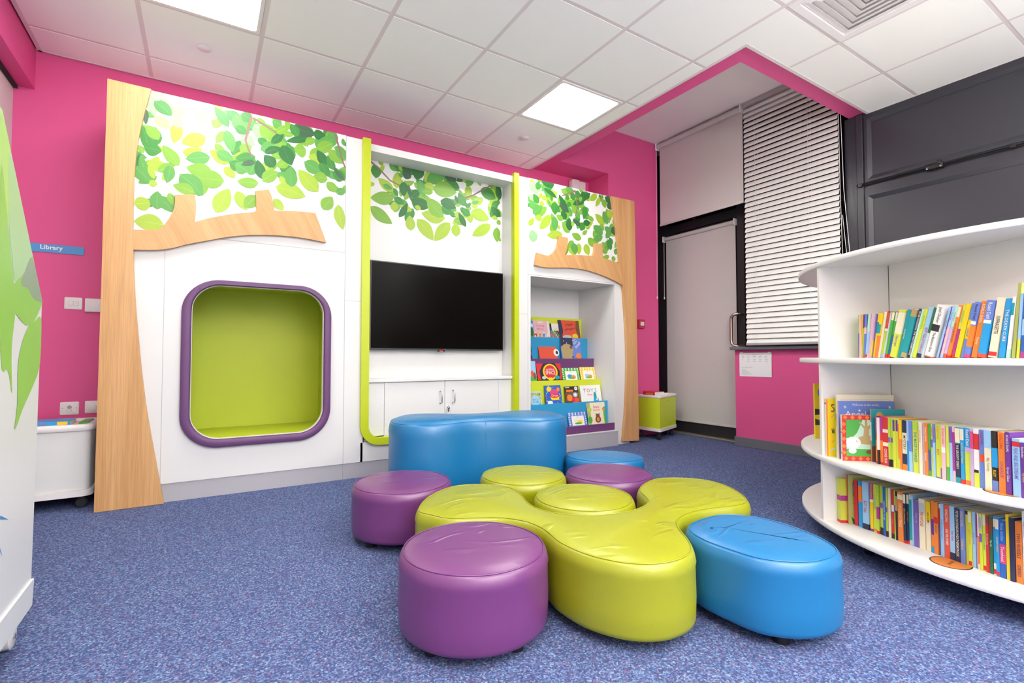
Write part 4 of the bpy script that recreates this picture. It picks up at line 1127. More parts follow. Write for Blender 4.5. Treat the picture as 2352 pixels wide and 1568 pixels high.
# ---------------------------------------------------------------- soft seats
def cushion(name, label, rim, m_, H, group=None, fill_centre=True, crown=0.016, feet=None, cat='pouffe', seams=None, rr=1.0, grow=0.009):
    rim = ccw(rim)
    cx, cy = sum(p[0] for p in rim) / len(rim), sum(p[1] for p in rim) / len(rim)
    out = inset([(p[0] - cx, p[1] - cy) for p in rim], -grow)
    t = thing(name, label, cat, (cx, cy, 0), 0, group)
    n = len(out)
    prof = [(0.05, 0.036), (0.016, 0.033), (0.004, 0.039), (0.0, 0.053), (-0.002, H * 0.45), (0.0, H - 0.045 * rr), (-0.0025, H - 0.034 * rr), (0.001, H - 0.018 * rr), (0.005, H - 0.007 * rr), (0.010, H), (0.015 + 0.004 * rr, H + 0.003 * rr), (0.032, H + 0.45 * crown), (0.055, H + 0.75 * crown)]
    if fill_centre and min(len(rim), 999):
        prof += [(0.085, H + 0.9 * crown), (0.13, H + crown)]
    V, F = [], []
    for d_, z in prof:
        V += [(p[0], p[1], z) for p in inset(out, d_)]
    for a in range(len(prof) - 1):
        for i in range(n):
            j = (i + 1) % n
            F.append((a * n + i, a * n + j, (a + 1) * n + j, (a + 1) * n + i))
    top = (len(prof) - 1) * n
    F.append(tuple(range(n))[::-1])
    F.append(tuple(range(top, top + n)))
    MB().add(V, F).build('upholstery', m_, t, 60)
    pip = MB().tube([(p[0], p[1], H + 0.0026) for p in inset(out, 0.0130)], 0.0022, 6, closed=True)
    pip.build('piping', M['welt' + m_.name.split('_')[0]], t, 180)
    for s in (seams or []):
        MB().tube([(p[0] - cx, p[1] - cy, p[2]) for p in s], 0.0028, 6).build('seam', m_, t, 60)
    for fx, fy in (feet or [(0.172 * math.cos(a_), 0.172 * math.sin(a_)) for a_ in (0.31, 1.88, 3.45, 5.02)]):
        if feet:
            fx, fy = fx - cx, fy - cy
        MB().lathe([(0.026, 0.0), (0.026, 0.035)], 16, (fx, fy, 0)).build('foot', M['black'], t, 40)
    return t
def circle(cx, cy, r, n=64, sx=1.0, ang=0.0):
    return [(cx + r * math.cos(2 * PI * k / n), cy + r * math.sin(2 * PI * k / n)) for k in range(n)]
def ellipse(cx, cy, a, b, ang, n=64):
    return [(cx + a * math.cos(2 * PI * k / n) * math.cos(ang) - b * math.sin(2 * PI * k / n) * math.sin(ang), cy + a * math.cos(2 * PI * k / n) * math.sin(ang) + b * math.sin(2 * PI * k / n) * math.cos(ang)) for k in range(n)]
RP = 0.226
SEATS = 'round soft stools around the flower seat'
cushion('round_pouffe', 'round purple stool in the foreground, front left of the lime flower seat', circle(0.744, 1.420, RP), M['vpurple'], 0.255, SEATS)
cushion('round_pouffe', 'round purple stool at the far left of the seat group, beside the blue bench', circle(0.828, 2.324, RP), M['vpurple'], 0.255, SEATS)
cushion('round_pouffe', 'round lime stool standing in front of the blue bench', circle(1.397, 2.128, 0.210), M['vlime'], 0.255, SEATS)
cushion('round_pouffe', 'round purple stool behind the lime flower seat, next to the small blue stool', circle(1.800, 1.931, 0.215), M['vpurple'], 0.255, SEATS)
cushion('round_pouffe', 'round lime stool nested in the hollow of the lime flower seat', circle(1.403, 1.660, 0.207), M['vlime'], 0.255, SEATS)
cushion('round_pouffe', 'small round blue stool at the right end of the blue bench', ellipse(2.076, 2.262, 0.226, 0.172, -0.74), M['vblue'], 0.255, SEATS)
pet = relax(smooth_loop(PETAL, 5), 3)
t = cushion('oval_pouffe', 'big oval blue stool in the right foreground', pet, M['vblue'], 0.255, SEATS, feet=[(1.50, 0.86), (1.68, 0.86), (1.52, 1.10), (1.70, 1.08)], grow=0.002)
MB().lathe([(0.005, 0), (0.003, 0.0006)], 10, (-0.09, 0.12, 0.2705)).build('ink_mark', M['black'], t)
fl = relax(smooth_loop(FLOWER, 4), 3)
cushion('flower_pouffe', 'large three lobed lime seat in the middle of the stools', fl, M['vlime'], 0.255, None, False, 0.014, [(0.95, 1.90), (1.12, 1.13), (1.22, 1.10), (1.92, 1.45), (1.27, 1.35), (0.9, 1.8)], grow=0.001)
half = [(-0.548, 0.0), (-0.525, 0.115), (-0.455, 0.205), (-0.345, 0.242), (-0.225, 0.216), (-0.11, 0.163), (0.0, 0.142)]
prof_ = half + [(-x, y) for x, y in half[:-1]][::-1]
loop_ = prof_ + [(x, -y) for x, y in prof_[1:-1]][::-1]
ca, sa = math.cos(-0.263), math.sin(-0.263)
BX, BY = 1.476, 2.738
bl = [(BX + x * ca - y * sa, BY + x * sa + y * ca) for x, y in ccw(loop_)]
bl = relax(smooth_loop(bl, 5), 2)
def bp_(x, y, z):
    return (BX + x * ca - y * sa, BY + x * sa + y * ca, z)
def to_local(p):
    dx, dy = p[0] - BX, p[1] - BY
    return dx * ca + dy * sa, -dx * sa + dy * ca
SX, SY = min((to_local(p) for p in bl if to_local(p)[1] < 0), key=lambda p: abs(p[0] - 0.0))
cushion('pouffe_bench', 'tall blue bone shaped bench in front of the cupboard', bl, M['vblue'], 0.475, None, False, 0.026,
        [bp_(-0.36, 0.1, 0)[:2], bp_(-0.36, -0.1, 0)[:2], bp_(0.36, 0.1, 0)[:2], bp_(0.36, -0.1, 0)[:2]], 'bench',
        [[bp_(SX, SY - 0.0095, 0.065), bp_(SX, SY - 0.008, 0.25), bp_(SX, SY - 0.0095, 0.40), bp_(SX, SY - 0.004, 0.468), bp_(SX, SY + 0.012, 0.481), bp_(SX, SY + 0.05, 0.492)]], rr=1.7)

# ---------------------------------------------------------------- round bookcase
BC = (3.19, 0.55)
bk = thing('round_bookcase', 'white round bookcase with curved shelves full of paperbacks', 'bookcase', (BC[0], BC[1], 0))
SH = [0.11, 0.405, 0.855, 1.302]
for k, z in enumerate(SH):
    pr = [(0.985, z - 0.025), (0.998, z - 0.0235), (1.0, z - 0.021), (1.0, z - 0.004), (0.998, z - 0.0015), (0.985, z)]
    o = MB().lathe(pr, 128, (0, 0, 0)).build('shelf', M['shelfwhite'], bk, 40)
A_, K_ = Vector((2.43, 1.185)), Vector((2.66, 0.997))
dP = (K_ - A_).normalized()
tP = Vector((dP.y, -dP.x))
E_ = Vector((2.262, 0.188))
for q in range(6):
    a = math.radians(-60 * q)
    def rot(p):
        x, y = p[0] - BC[0], p[1] - BC[1]
        return (x * math.cos(a) - y * math.sin(a), x * math.sin(a) + y * math.cos(a))
    for k in range(3):
        z0, z1 = SH[k], SH[k + 1] - 0.025
        poly = [rot(p) for p in (A_, K_, K_ - tP * 0.018, A_ - tP * 0.018)]
        MB().prism(ccw(poly), z0, z1).build('side_panel', M['shelfwhite'], bk)
        bd = (E_ - K_).normalized()
        bn = Vector((-bd.y, bd.x))
        if bn.x < 0:
            bn = -bn
        p0, p1 = K_ + bd * 0.003, E_ - bd * 0.08
        poly = [rot(p) for p in (p0, p1, p1 + bn * 0.018, p0 + bn * 0.018)]
        MB().prism(ccw(poly), z0, z1).build('back_panel', M['shelfwhite'], bk)
for q in range(8):
    a = math.radians(45 * q + 12)
    x, y = 0.86 * math.cos(a), 0.86 * math.sin(a)
    m_ = MB().lathe([(0.02, -0.014), (0.026, -0.010), (0.026, 0.010), (0.02, 0.014)], 18, (x, y, 0.0262), 'y')
    m_.rbox(x - 0.014, y - 0.018, 0.04, x + 0.014, y + 0.018, 0.0855, 0.003)
    m_.build('castor', M['castor'], bk, 40)
stk = mat('orange_sticker', '#e08a3c', 0.5, var=(30, 0.12))
for lab, x, y, z in (('round orange sticker with a dark rim on the front of the bottom shelf', 2.318, 0.697, 0.1104), ('round orange sticker with a dark rim on the middle shelf edge', 2.292, 0.535, 0.4054)):
    m_ = MB().lathe([(0.060, 0), (0.060, 0.0004)], 40, (0, 0, 0))
    m_.lathe([(0.0555, 0.0004), (0.0555, 0.0007)], 40, (0, 0, 0), mi=1)
    m_.add([(-0.026, -0.006, 0.0009), (0.026, -0.006, 0.0009), (0.026, 0.004, 0.0009), (-0.026, 0.004, 0.0009)], [(0, 1, 2, 3)], 2)
    o = m_.build('shelf_sticker', [M['black'], stk, mat('sticker_brown', '#a8602a', 0.6)], None, None, (x, y, z))
    tag(o, lab, 'sticker', 'orange shelf stickers')

# ---------------------------------------------------------------- books
PAL = {'li': ('lime green', '#b9d748'), 'yg': ('yellow-green', '#d6df4a'), 'ye': ('yellow', '#f6d324'), 'or': ('orange', '#f1893a'), 'ro': ('red-orange', '#e85a40'),
       're': ('red', '#d8343a'), 'pk': ('pale pink', '#f3c0c8'), 'hp': ('hot pink', '#dc4b84'), 'ma': ('magenta', '#b43c93'), 'pu': ('purple', '#743c9c'), 'vi': ('violet', '#7a62b4'),
       'll': ('lilac', '#cbaede'), 'pb': ('periwinkle blue', '#6f8ad6'), 'lb': ('light blue', '#a0ccf0'), 'sb': ('sky blue', '#2b9fe0'), 'bl': ('blue', '#3066c6'), 'nv': ('navy', '#2e3556'),
       'te': ('teal', '#229ea6'), 'gr': ('green', '#52b04c'), 'dg': ('dark green', '#2d6e48'), 'mi': ('mint', '#bfe4d0'), 'cr': ('cream', '#f0e7c8'), 'wh': ('white', '#f1efeb'),
       'gy': ('pale grey', '#c6cdd3'), 'dk': ('black', '#2f2c2e'), 'br': ('brown', '#7c523a'), 'ta': ('tan', '#b8a26f'), 'ol': ('olive', '#b4b866')}
def pm(c):
    return mat('print_' + PAL[c][0].replace(' ', '_'), PAL[c][1], 0.38)
M['pages'] = mat('book_pages', '#e8dcc4', 0.85, bump=(700, 0.2, 0.0006))
PKEYS = list(PAL)

def spine_book(label, spec, th, h, d, mat4, group, hard=False):
    """book standing with its spine towards -y; origin at the spine's right hand bottom corner (x from -th to 0)"""
    parts = spec.split(';')
    bands = parts[0].split('|')
    base = bands[0]
    used = [base]
    mb = MB()
    c_ = 0.0011
    mb.box(-th, 0, 0, 0, c_, h, 0)
    mb.box(-th, c_, 0, -th + c_ * 0.8, d, h, 0)
    mb.box(-c_ * 0.8, c_, 0, 0, d, h, 0)
    def mi(c):
        if c not in used:
            used.append(c)
        return used.index(c)
    for b in bands[1:]:
        c, r = b.split(':')
        z0, z1 = [float(v) for v in r.split('-')]
        y = -0.00025 - 0.00005 * len(used)
        if base == 'or' and c == 'ye' or (base == 'ye' and c == 'or' and z1 - z0 > 0.9):
            pass
        mb.add([(-th, y, z0 * h), (0.0003, y, z0 * h), (0.0003, y, z1 * h), (-th, y, z1 * h)], [(0, 1, 2, 3)], mi(c))
        if z1 - z0 > 0.25 or z0 < 0.01 or z1 > 0.99:
            mb.add([(0.0003, y, z0 * h), (0.0003, d, z0 * h), (0.0003, d, z1 * h), (0.0003, y, z1 * h)], [(0, 1, 2, 3)], used.index(c))
    for tx in parts[1:]:
        s, c, r = tx.split('@')
        z0, z1 = [float(v) for v in r.split('-')]
        put_text(mb, s, (-th / 2, -0.0008, (z0 + z1) / 2 * h), (0, 0, -1), (1, 0, 0), (z1 - z0) * h, min(th * 0.52, 0.014), mi(c), 0.006)
    o = mb.build('book', [pm(c) for c in used])
    e = 0.003 if hard else 0.0008
    pg = MB().box(-th + c_, c_, e, -c_, d - (0.003 if hard else 0.0006), h - e).build('pages', M['pages'], o)
    o.matrix_world = mat4
    tag(o, label, 'book', group)
    return o

def book_matrix(px, py, z, tdir, lean=0.0):
    """tdir: world direction along the thickness (local +x)"""
    x = Vector((tdir[0], tdir[1], 0)).normalized()
    y = Vector((-x.y, x.x, 0))
    m = Matrix(((x.x, y.x, 0, px), (x.y, y.y, 0, py), (0, 0, 1, z), (0, 0, 0, 1)))
    return m @ Matrix.Rotation(lean, 4, 'Y')

ROWDEF = {'top': (Vector((2.352, 0.75)), Vector((-0.40, -0.915)).normalized(), 0.855, 'top row'),
          'mid': (Vector((2.352, 0.75)), Vector((-0.375, -0.927)).normalized(), 0.405, 'middle row'),
          'low': (Vector((2.376, 0.757)), Vector((-0.297, -0.955)).normalized(), 0.11, 'bottom row')}
GROUPS = {'top': 'paperbacks in the top row of the round bookcase', 'mid': 'paperbacks in the middle row of the round bookcase', 'low': 'paperbacks in the bottom row of the round bookcase'}
ORD = ['', 'first', 'second', 'third', 'fourth', 'fifth', 'sixth', 'seventh', 'eighth', 'ninth', 'tenth', 'eleventh', 'twelfth', 'thirteenth', 'fourteenth', 'fifteenth', 'sixteenth', 'seventeenth', 'eighteenth', 'nineteenth', 'twentieth']
def ordn(i):
    if i <= 20:
        return ORD[i]
    return {2: 'twenty', 3: 'thirty', 4: 'forty'}[i // 10] + '-' + ORD[i % 10] if i % 10 else {3: 'thirtieth', 4: 'fortieth'}[i // 10]
def describe(spec, w):
    parts = spec.split(';')
    bands = parts[0].split('|')
    cols = [PAL[bands[0]][0]]
    bb = sorted(((float(b.split(':')[1].split('-')[1]) - float(b.split(':')[1].split('-')[0])), b.split(':')[0]) for b in bands[1:])
    if bb:
        c = PAL[bb[-1][1]][0]
        if c not in cols:
            cols.append(c)
    s = ('thin ' if w < 0.0075 else ('thick ' if w > 0.024 else '')) + ' and '.join(cols) + ' book'
    return s
for row, (P, u, z, rn) in ROWDEF.items():
    tab = ROW_TABLE[row]
    inn = Vector((-u.y, u.x))
    if inn.x < 0:
        inn = -inn
    leans = [r[3] if row == 'top' else 0.0 for r in tab]
    if row == 'top':
        ls = leans[:]
        for _ in range(3):
            ls = [(ls[max(i - 1, 0)] + ls[i] + ls[min(i + 1, len(ls) - 1)]) / 3 for i in range(len(ls))]
        leans = ls
    prev_end = -9
    # names
    descs = [describe(r[4], r[1] - r[0]) for r in tab]
    seen = {}
    for dsc in descs:
        seen[dsc] = seen.get(dsc, 0) + 1
    cnt = {}
    for i, (s0, s1, L, lean, spec) in enumerate(tab):
        s0 = max(s0, prev_end)
        lean = leans[i]
        prev_end = s1
        nl = leans[i + 1] if i + 1 < len(leans) else lean
        th = max(((s1 - s0) - L * max(0.0, math.sin(lean) - math.sin(nl)) * 1.05) * math.cos(lean) * 0.95, 0.002)
        jit = rnd.uniform(-0.004, 0.003)
        base = P + u * (s0 + th / math.cos(lean)) + inn * jit
        left = P + u * s0 + inn * jit
        depth = 0.128
        bn = Vector(((E_ - K_).normalized().y, -(E_ - K_).normalized().x))
        for c in (base, left):
            # back panel
            bdv = (E_ - K_).normalized()
            nrm = Vector((-bdv.y, bdv.x))
            if nrm.x < 0:
                nrm = -nrm
            dist = (K_ - c).dot(nrm)
            rate = inn.dot(nrm)
            depth = min(depth, (dist - 0.004) / rate)
            # keep clear of what stands along the side panel
            lim, dlim = {'top': (0.004, 0.0), 'mid': (0.127, 0.14), 'low': (0.049, 0.08)}[row]
            dist = (c - A_).dot(tP) - lim
            rate = -inn.dot(tP)
            if rate > 0:
                depth = min(depth, max(dist / rate, 0.02))
        dsc = descs[i]
        cnt[dsc] = cnt.get(dsc, 0) + 1
        if i == 0:
            lab = '%s, leftmost spine of the %s of bookcase' % (dsc, rn)
        elif seen[dsc] == 1 and i > 0:
            lab = '%s, the only one so coloured in the %s of bookcase' % (dsc, rn)
        else:
            lab = '%s, %s from the left in the %s of the bookcase' % (dsc, ordn(i + 1), rn)
        ww = lab.split()
        if len(ww) > 16:
            lab = ' '.join(w_ for w_ in ww if w_ not in ('the',))
        spine_book(lab, spec, th, L * (math.cos(lean * 0) if True else 1), max(depth, 0.02), book_matrix(base.x, base.y, z + 0.0003, u, lean), GROUPS[row])

# large books standing along the side panel
def panel_book(label, off, inw, th, h, d, z, spec, cover=None, lean=0.0):
    p = A_ + tP * (off + th) + dP * inw
    o = spine_book(label, spec, th, h, d, book_matrix(p.x, p.y, z + 0.0003, tP, lean), 'large books at the left end of the shelves', True)
    if cover:
        mb = MB()
        used = []
        def mi(c):
            if c not in used:
                used.append(c)
            return used.index(c)
        k = 0
        for it in cover:
            k += 1
            x = 0.0004 + 0.00006 * k
            if it[0] == 'r':
                _, u0, v0, u1, v1, c = it
                mb.add([(x, u0 * d, v0 * h), (x, u1 * d, v0 * h), (x, u1 * d, v1 * h), (x, u0 * d, v1 * h)], [(0, 1, 2, 3)], mi(c))
            elif it[0] == 'e':
                _, u0, v0, ru, rv, c = it
                mb.add([(x, (u0 + ru * math.cos(a * PI / 10)) * d, (v0 + rv * math.sin(a * PI / 10)) * h) for a in range(20)], [tuple(range(20))], mi(c))
            elif it[0] == 'p':
                mb.add([(x, a * d, b * h) for a, b in it[1]], [tuple(range(len(it[1])))], mi(it[2]))
            elif it[0] == 't':
                _, s, u0, v0, w_, hh, c = it
                put_text(mb, s, (x, u0 * d, v0 * h), (0, 1, 0), (0, 0, 1), w_ * d, hh * h, mi(c))
        q = mb.build('cover_print', [pm(c) for c in used], o)
    return o
z = 0.405
panel_book('yellow hardback with cream spine and brown scrawled cover, leftmost on the middle shelf', 0.004, 0.012, 0.014, 0.263, 0.20, z, 'cr|re:0.9-0.93',
           [('r', 0.0, 0, 1, 1, 'ye'), ('r', 0.0, 0, 0.03, 1, 'or'), ('p', [(.17, .9), (.12, .91), (.1, .88), (.12, .85), (.16, .82), (.15, .79), (.1, .79), (.1, .77), (.16, .77), (.185, .8), (.18, .83), (.13, .86), (.125, .88), (.17, .88)], 'br'), ('p', [(.1, .68), (.16, .72), (.165, .71), (.105, .67)], 'or'), ('e', .14, .42, .03, .025, 'br'), ('p', [(.11, .44), (.1, .48), (.115, .48), (.125, .45), (.135, .49), (.15, .49), (.15, .45), (.17, .47), (.175, .46), (.16, .43)], 'br'), ('p', [(.1, .24), (.16, .29), (.165, .28), (.105, .23)], 'or'), ('p', [(.06, .08), (.12, .15), (.2, .12), (.2, .1), (.12, .12), (.08, .06)], 'gy')])
panel_book('lime hardback with blue capitals, right of the yellow hardback', 0.0205, 0.046, 0.022, 0.266, 0.19, z, 'li;ROALD@sb@.5-.92')
panel_book('tallest cream book at the back of the middle shelf, black capitals along its top', 0.0450, 0.040, 0.012, 0.284, 0.235, z, 'cr;ROALD DAHL@dk@.3-.9',
           [('r', .07, .0, .93, .93, 'gy'), ('r', .08, .0, .92, .925, 'cr'), ('t', "ROALD DAHL'S", .5, .875, .78, .06, 'dk')])
def star(cu, cv, r, c, asp):
    return ('p', [(cu + r * asp * (1 if k % 2 == 0 else .42) * math.sin(k * PI / 5), cv + r * (1 if k % 2 == 0 else .42) * math.cos(k * PI / 5)) for k in range(10)], c)
panel_book('violet-blue book with white stars, in front of the tall cream book', 0.0585, 0.040, 0.008, 0.256, 0.23, z, 'pb|pk:0-1',
           [('r', 0, 0, 1, 1, 'pb'), ('t', 'Welcome to the world...', .5, .94, .5, .04, 'wh'), star(.12, .9, .035, 'mi', 1), star(.38, .84, .03, 'wh', 1), star(.92, .9, .035, 'mi', 1), ('t', 'Angel Baby', .5, .76, .86, .14, 'wh')])
panel_book('book with a red and orange chequered border around a tree picture', 0.0985, 0.032, 0.012, 0.199, 0.135, z, 'cr|or:.6-.63|or:.68-.7|or:.15-.18',
           [('r', 0, 0, 1, 1, 're')] + [('p', [(a + .07, b), (a, b + .05), (a - .07, b), (a, b - .05)], 'or') for a, b in ((.1, .95), (.32, .95), (.54, .95), (.76, .95), (.1, .05), (.32, .05), (.54, .05), (.76, .05), (.05, .8), (.05, .64), (.05, .48), (.05, .32), (.05, .18))] +
           [('r', .12, .1, 1, .9, 'mi'), ('p', [(.12, .5), (.3, .5), (.45, .62), (.62, .9), (.12, .9)], 'gr'), ('p', [(.62, .5), (.66, .7), (.5, .84), (.53, .86), (.68, .76), (.68, .9), (.76, .9), (.76, .76), (.95, .85), (.95, .8), (.8, .68), (.8, .5)], 'ta'), ('e', .75, .46, .3, .1, 'ta'), ('e', .33, .4, .22, .13, 'wh'), ('r', .12, .1, 1, .26, 'gr'), ('e', .3, .22, .12, .06, 'wh'), ('e', .85, .2, .15, .05, 'br'), ('e', .43, .43, .01, .012, 'dk')])
panel_book('teal-blue book between the chequered book and the first red spine', 0.1135, 0.145, 0.008, 0.227, 0.135, z, 'ta|wh:.4-.75',
           [('r', 0, 0, 1, 1, 'te'), ('e', .25, .86, .11, .09, 'ta'), ('e', .25, .86, .07, .06, 'or'), ('t', 'Adventures', .65, .87, .5, .1, 're'), ('r', 0, 0, .16, .3, 'br')])
z = 0.11
panel_book('lime and purple book against the side panel, leftmost on the bottom shelf', 0.004, 0.058, 0.027, 0.197, 0.13, z, 'yg|ma:.5-.62|re:0-.06|pk:.1-.12', [('r', 0, 0, 1, 1, 'yg'), ('r', 0, .5, 1, .62, 'ma'), ('r', 0, 0, 1, .06, 're')])
panel_book('sage green picture book with a grey title plate on the bottom shelf', 0.0365, 0.084, 0.008, 0.218, 0.2, z, 're',
           [('r', 0, 0, 1, 1, 'ol'), ('r', .1, .58, .75, .84, 'dk'), ('r', .11, .588, .74, .832, 'gy'), ('t', 'Cats', .28, .74, .3, .08, 'dk'), ('t', 'can dance', .38, .89, .5, .03, 're'), ('e', .2, .66, .05, .05, 'gr'), ('e', .35, .35, .06, .05, 'pk'), ('r', .1, .41, .5, .43, 'ro'), ('e', .48, .2, .06, .06, 'hp'), ('p', [(.1, 0), (.05, .15), (.2, .05), (.3, .2), (.4, .05), (.55, .12), (.5, 0)], 'dg')])
# yellow book on the far side of the panel
o = spine_book('tall yellow book with black and white picture on the shelf left of the side panel', 'ye', 0.012, 0.305, 0.19, book_matrix(2.905 - 0.55 * 0.012, 1.458 - 0.83 * 0.012, 0.4053, (-0.53, -0.85)), 'large books at the left end of the shelves', True)
mb = MB()
x = 0.0006
def disc(cu, cv, r, mi_, xx):
    mb.add([(xx, cu + r * math.cos(a * PI / 12), cv + r * math.sin(a * PI / 12)) for a in range(24)], [tuple(range(24))], mi_)
disc(.05, .255, .033, 0, .0005); disc(.05, .255, .024, 1, .0006); disc(.05, .255, .014, 2, .0007)
mb.add([(x, 0, .075), (x, .1, .075), (x, .1, .115), (x, .03, .10), (x, 0, .11)], [(0, 1, 2, 3, 4)], 3)
mb.add([(x, 0, .13), (x, .1, .14), (x, .1, .17), (x, .04, .16), (x, 0, .165)], [(0, 1, 2, 3, 4)], 3)
mb.add([(x, .02, .1), (x, .1, .105), (x, .1, .15), (x, .05, .14)], [(0, 1, 2, 3)], 1)
put_text(mb, 'Jump', (x, .05, .03), (0, 1, 0), (0, 0, 1), .06, .014, 4)
mb.build('cover_print', [pm('pb'), pm('wh'), pm('or'), pm('dk'), pm('br')], o)

# ---------------------------------------------------------------- picture books on the stepped display
def cover_book(label, tier, x0, x1, hv, items, base, edge='wh'):
    yb = {1: 4.087, 2: 3.990, 3: 3.889, 4: 3.785, 5: 3.685}[tier]
    zl = {1: 1.053, 2: .842, 3: .634, 4: .425, 5: .215}[tier] - 0.035
    w_, h = x1 - x0, hv + 0.032
    th = 0.007
    lean = math.asin(min(0.3, 0.040 / h))
    used = [base]
    def mi(c):
        if c not in used:
            used.append(c)
        return used.index(c)
    mb = MB()
    mb.box(0, 0, 0, w_, 0.001, h)
    mb.box(0, th - 0.001, 0, w_, th, h)
    mb.box(0, 0.001, 0, 0.001, th - 0.001, h)
    k = 0
    for it in items:
        k += 1
        y = -0.0003 - 0.00005 * k
        if it[0] == 'r':
            _, u0, v0, u1, v1, c = it
            mb.add([(u0 * w_, y, v0 * h), (u1 * w_, y, v0 * h), (u1 * w_, y, v1 * h), (u0 * w_, y, v1 * h)], [(0, 1, 2, 3)], mi(c))
        elif it[0] == 'e':
            _, u0, v0, ru, rv, c = it
            mb.add([((u0 + ru * math.cos(a * PI / 10)) * w_, y, (v0 + rv * math.sin(a * PI / 10)) * h) for a in range(20)], [tuple(range(20))], mi(c))
        elif it[0] == 'p':
            mb.add([(a * w_, y, b * h) for a, b in it[1]], [tuple(range(len(it[1])))], mi(it[2]))
        elif it[0] == 't':
            _, s, u0, v0, tw_, hh, c = it[:7]
            an = it[7] if len(it) > 7 else 0.0
            put_text(mb, s, (u0 * w_, y, v0 * h), (math.cos(an), 0, math.sin(an)), (-math.sin(an), 0, math.cos(an)), tw_ * w_, hh * h, mi(c), 0.006)
    o = mb.build('picture_book', [pm(c) for c in used])
    MB().box(0.001, 0.001, 0.001, w_ - 0.001, th - 0.001, h - 0.0015).build('pages', mat('white_pages', '#f0ece4', 0.8), o)
    o.location = (x0, yb - 0.007 - 0.040 - 0.002, zl + 0.0022)
    o.rotation_euler = (-lean, 0, 0)
    tag(o, label, 'book', 'picture books on the stepped display')
    return o
def dots(n, c, seed):
    r_ = random.Random(seed)
    return [('e', r_.random() * .94 + .03, r_.random() * .94 + .03, .028, .03, c) for _ in range(n)]
def people(y, n, cs):
    out = []
    for k in range(n):
        u0 = (k + .5) / n
        out += [('e', u0, y, .35 / n, .09, cs[k % len(cs)]), ('e', u0, y + .12, .2 / n, .05, 'cr')]
    return out
D_ = DISPLAY_BOOKS
def frame_book(c, pic):
    its = [('e', u0, v0, .035, .04, 'wh') for u0 in (.08, .25, .42, .6, .78, .93) for v0 in (.95, .86)] + [('e', u0, v0, .035, .04, 'wh') for u0 in (.05, .95) for v0 in (.72, .58, .44, .3)]
    return its + [('r', .17, .2, .85, .78, 'wh'), ('t', 'Tales', .5, .7, .4, .05, c), ('e', .42, .45, .15, .12, pic[0]), ('e', .62, .38, .14, .13, pic[1]), ('e', .5, .32, .2, .06, 'gr')]
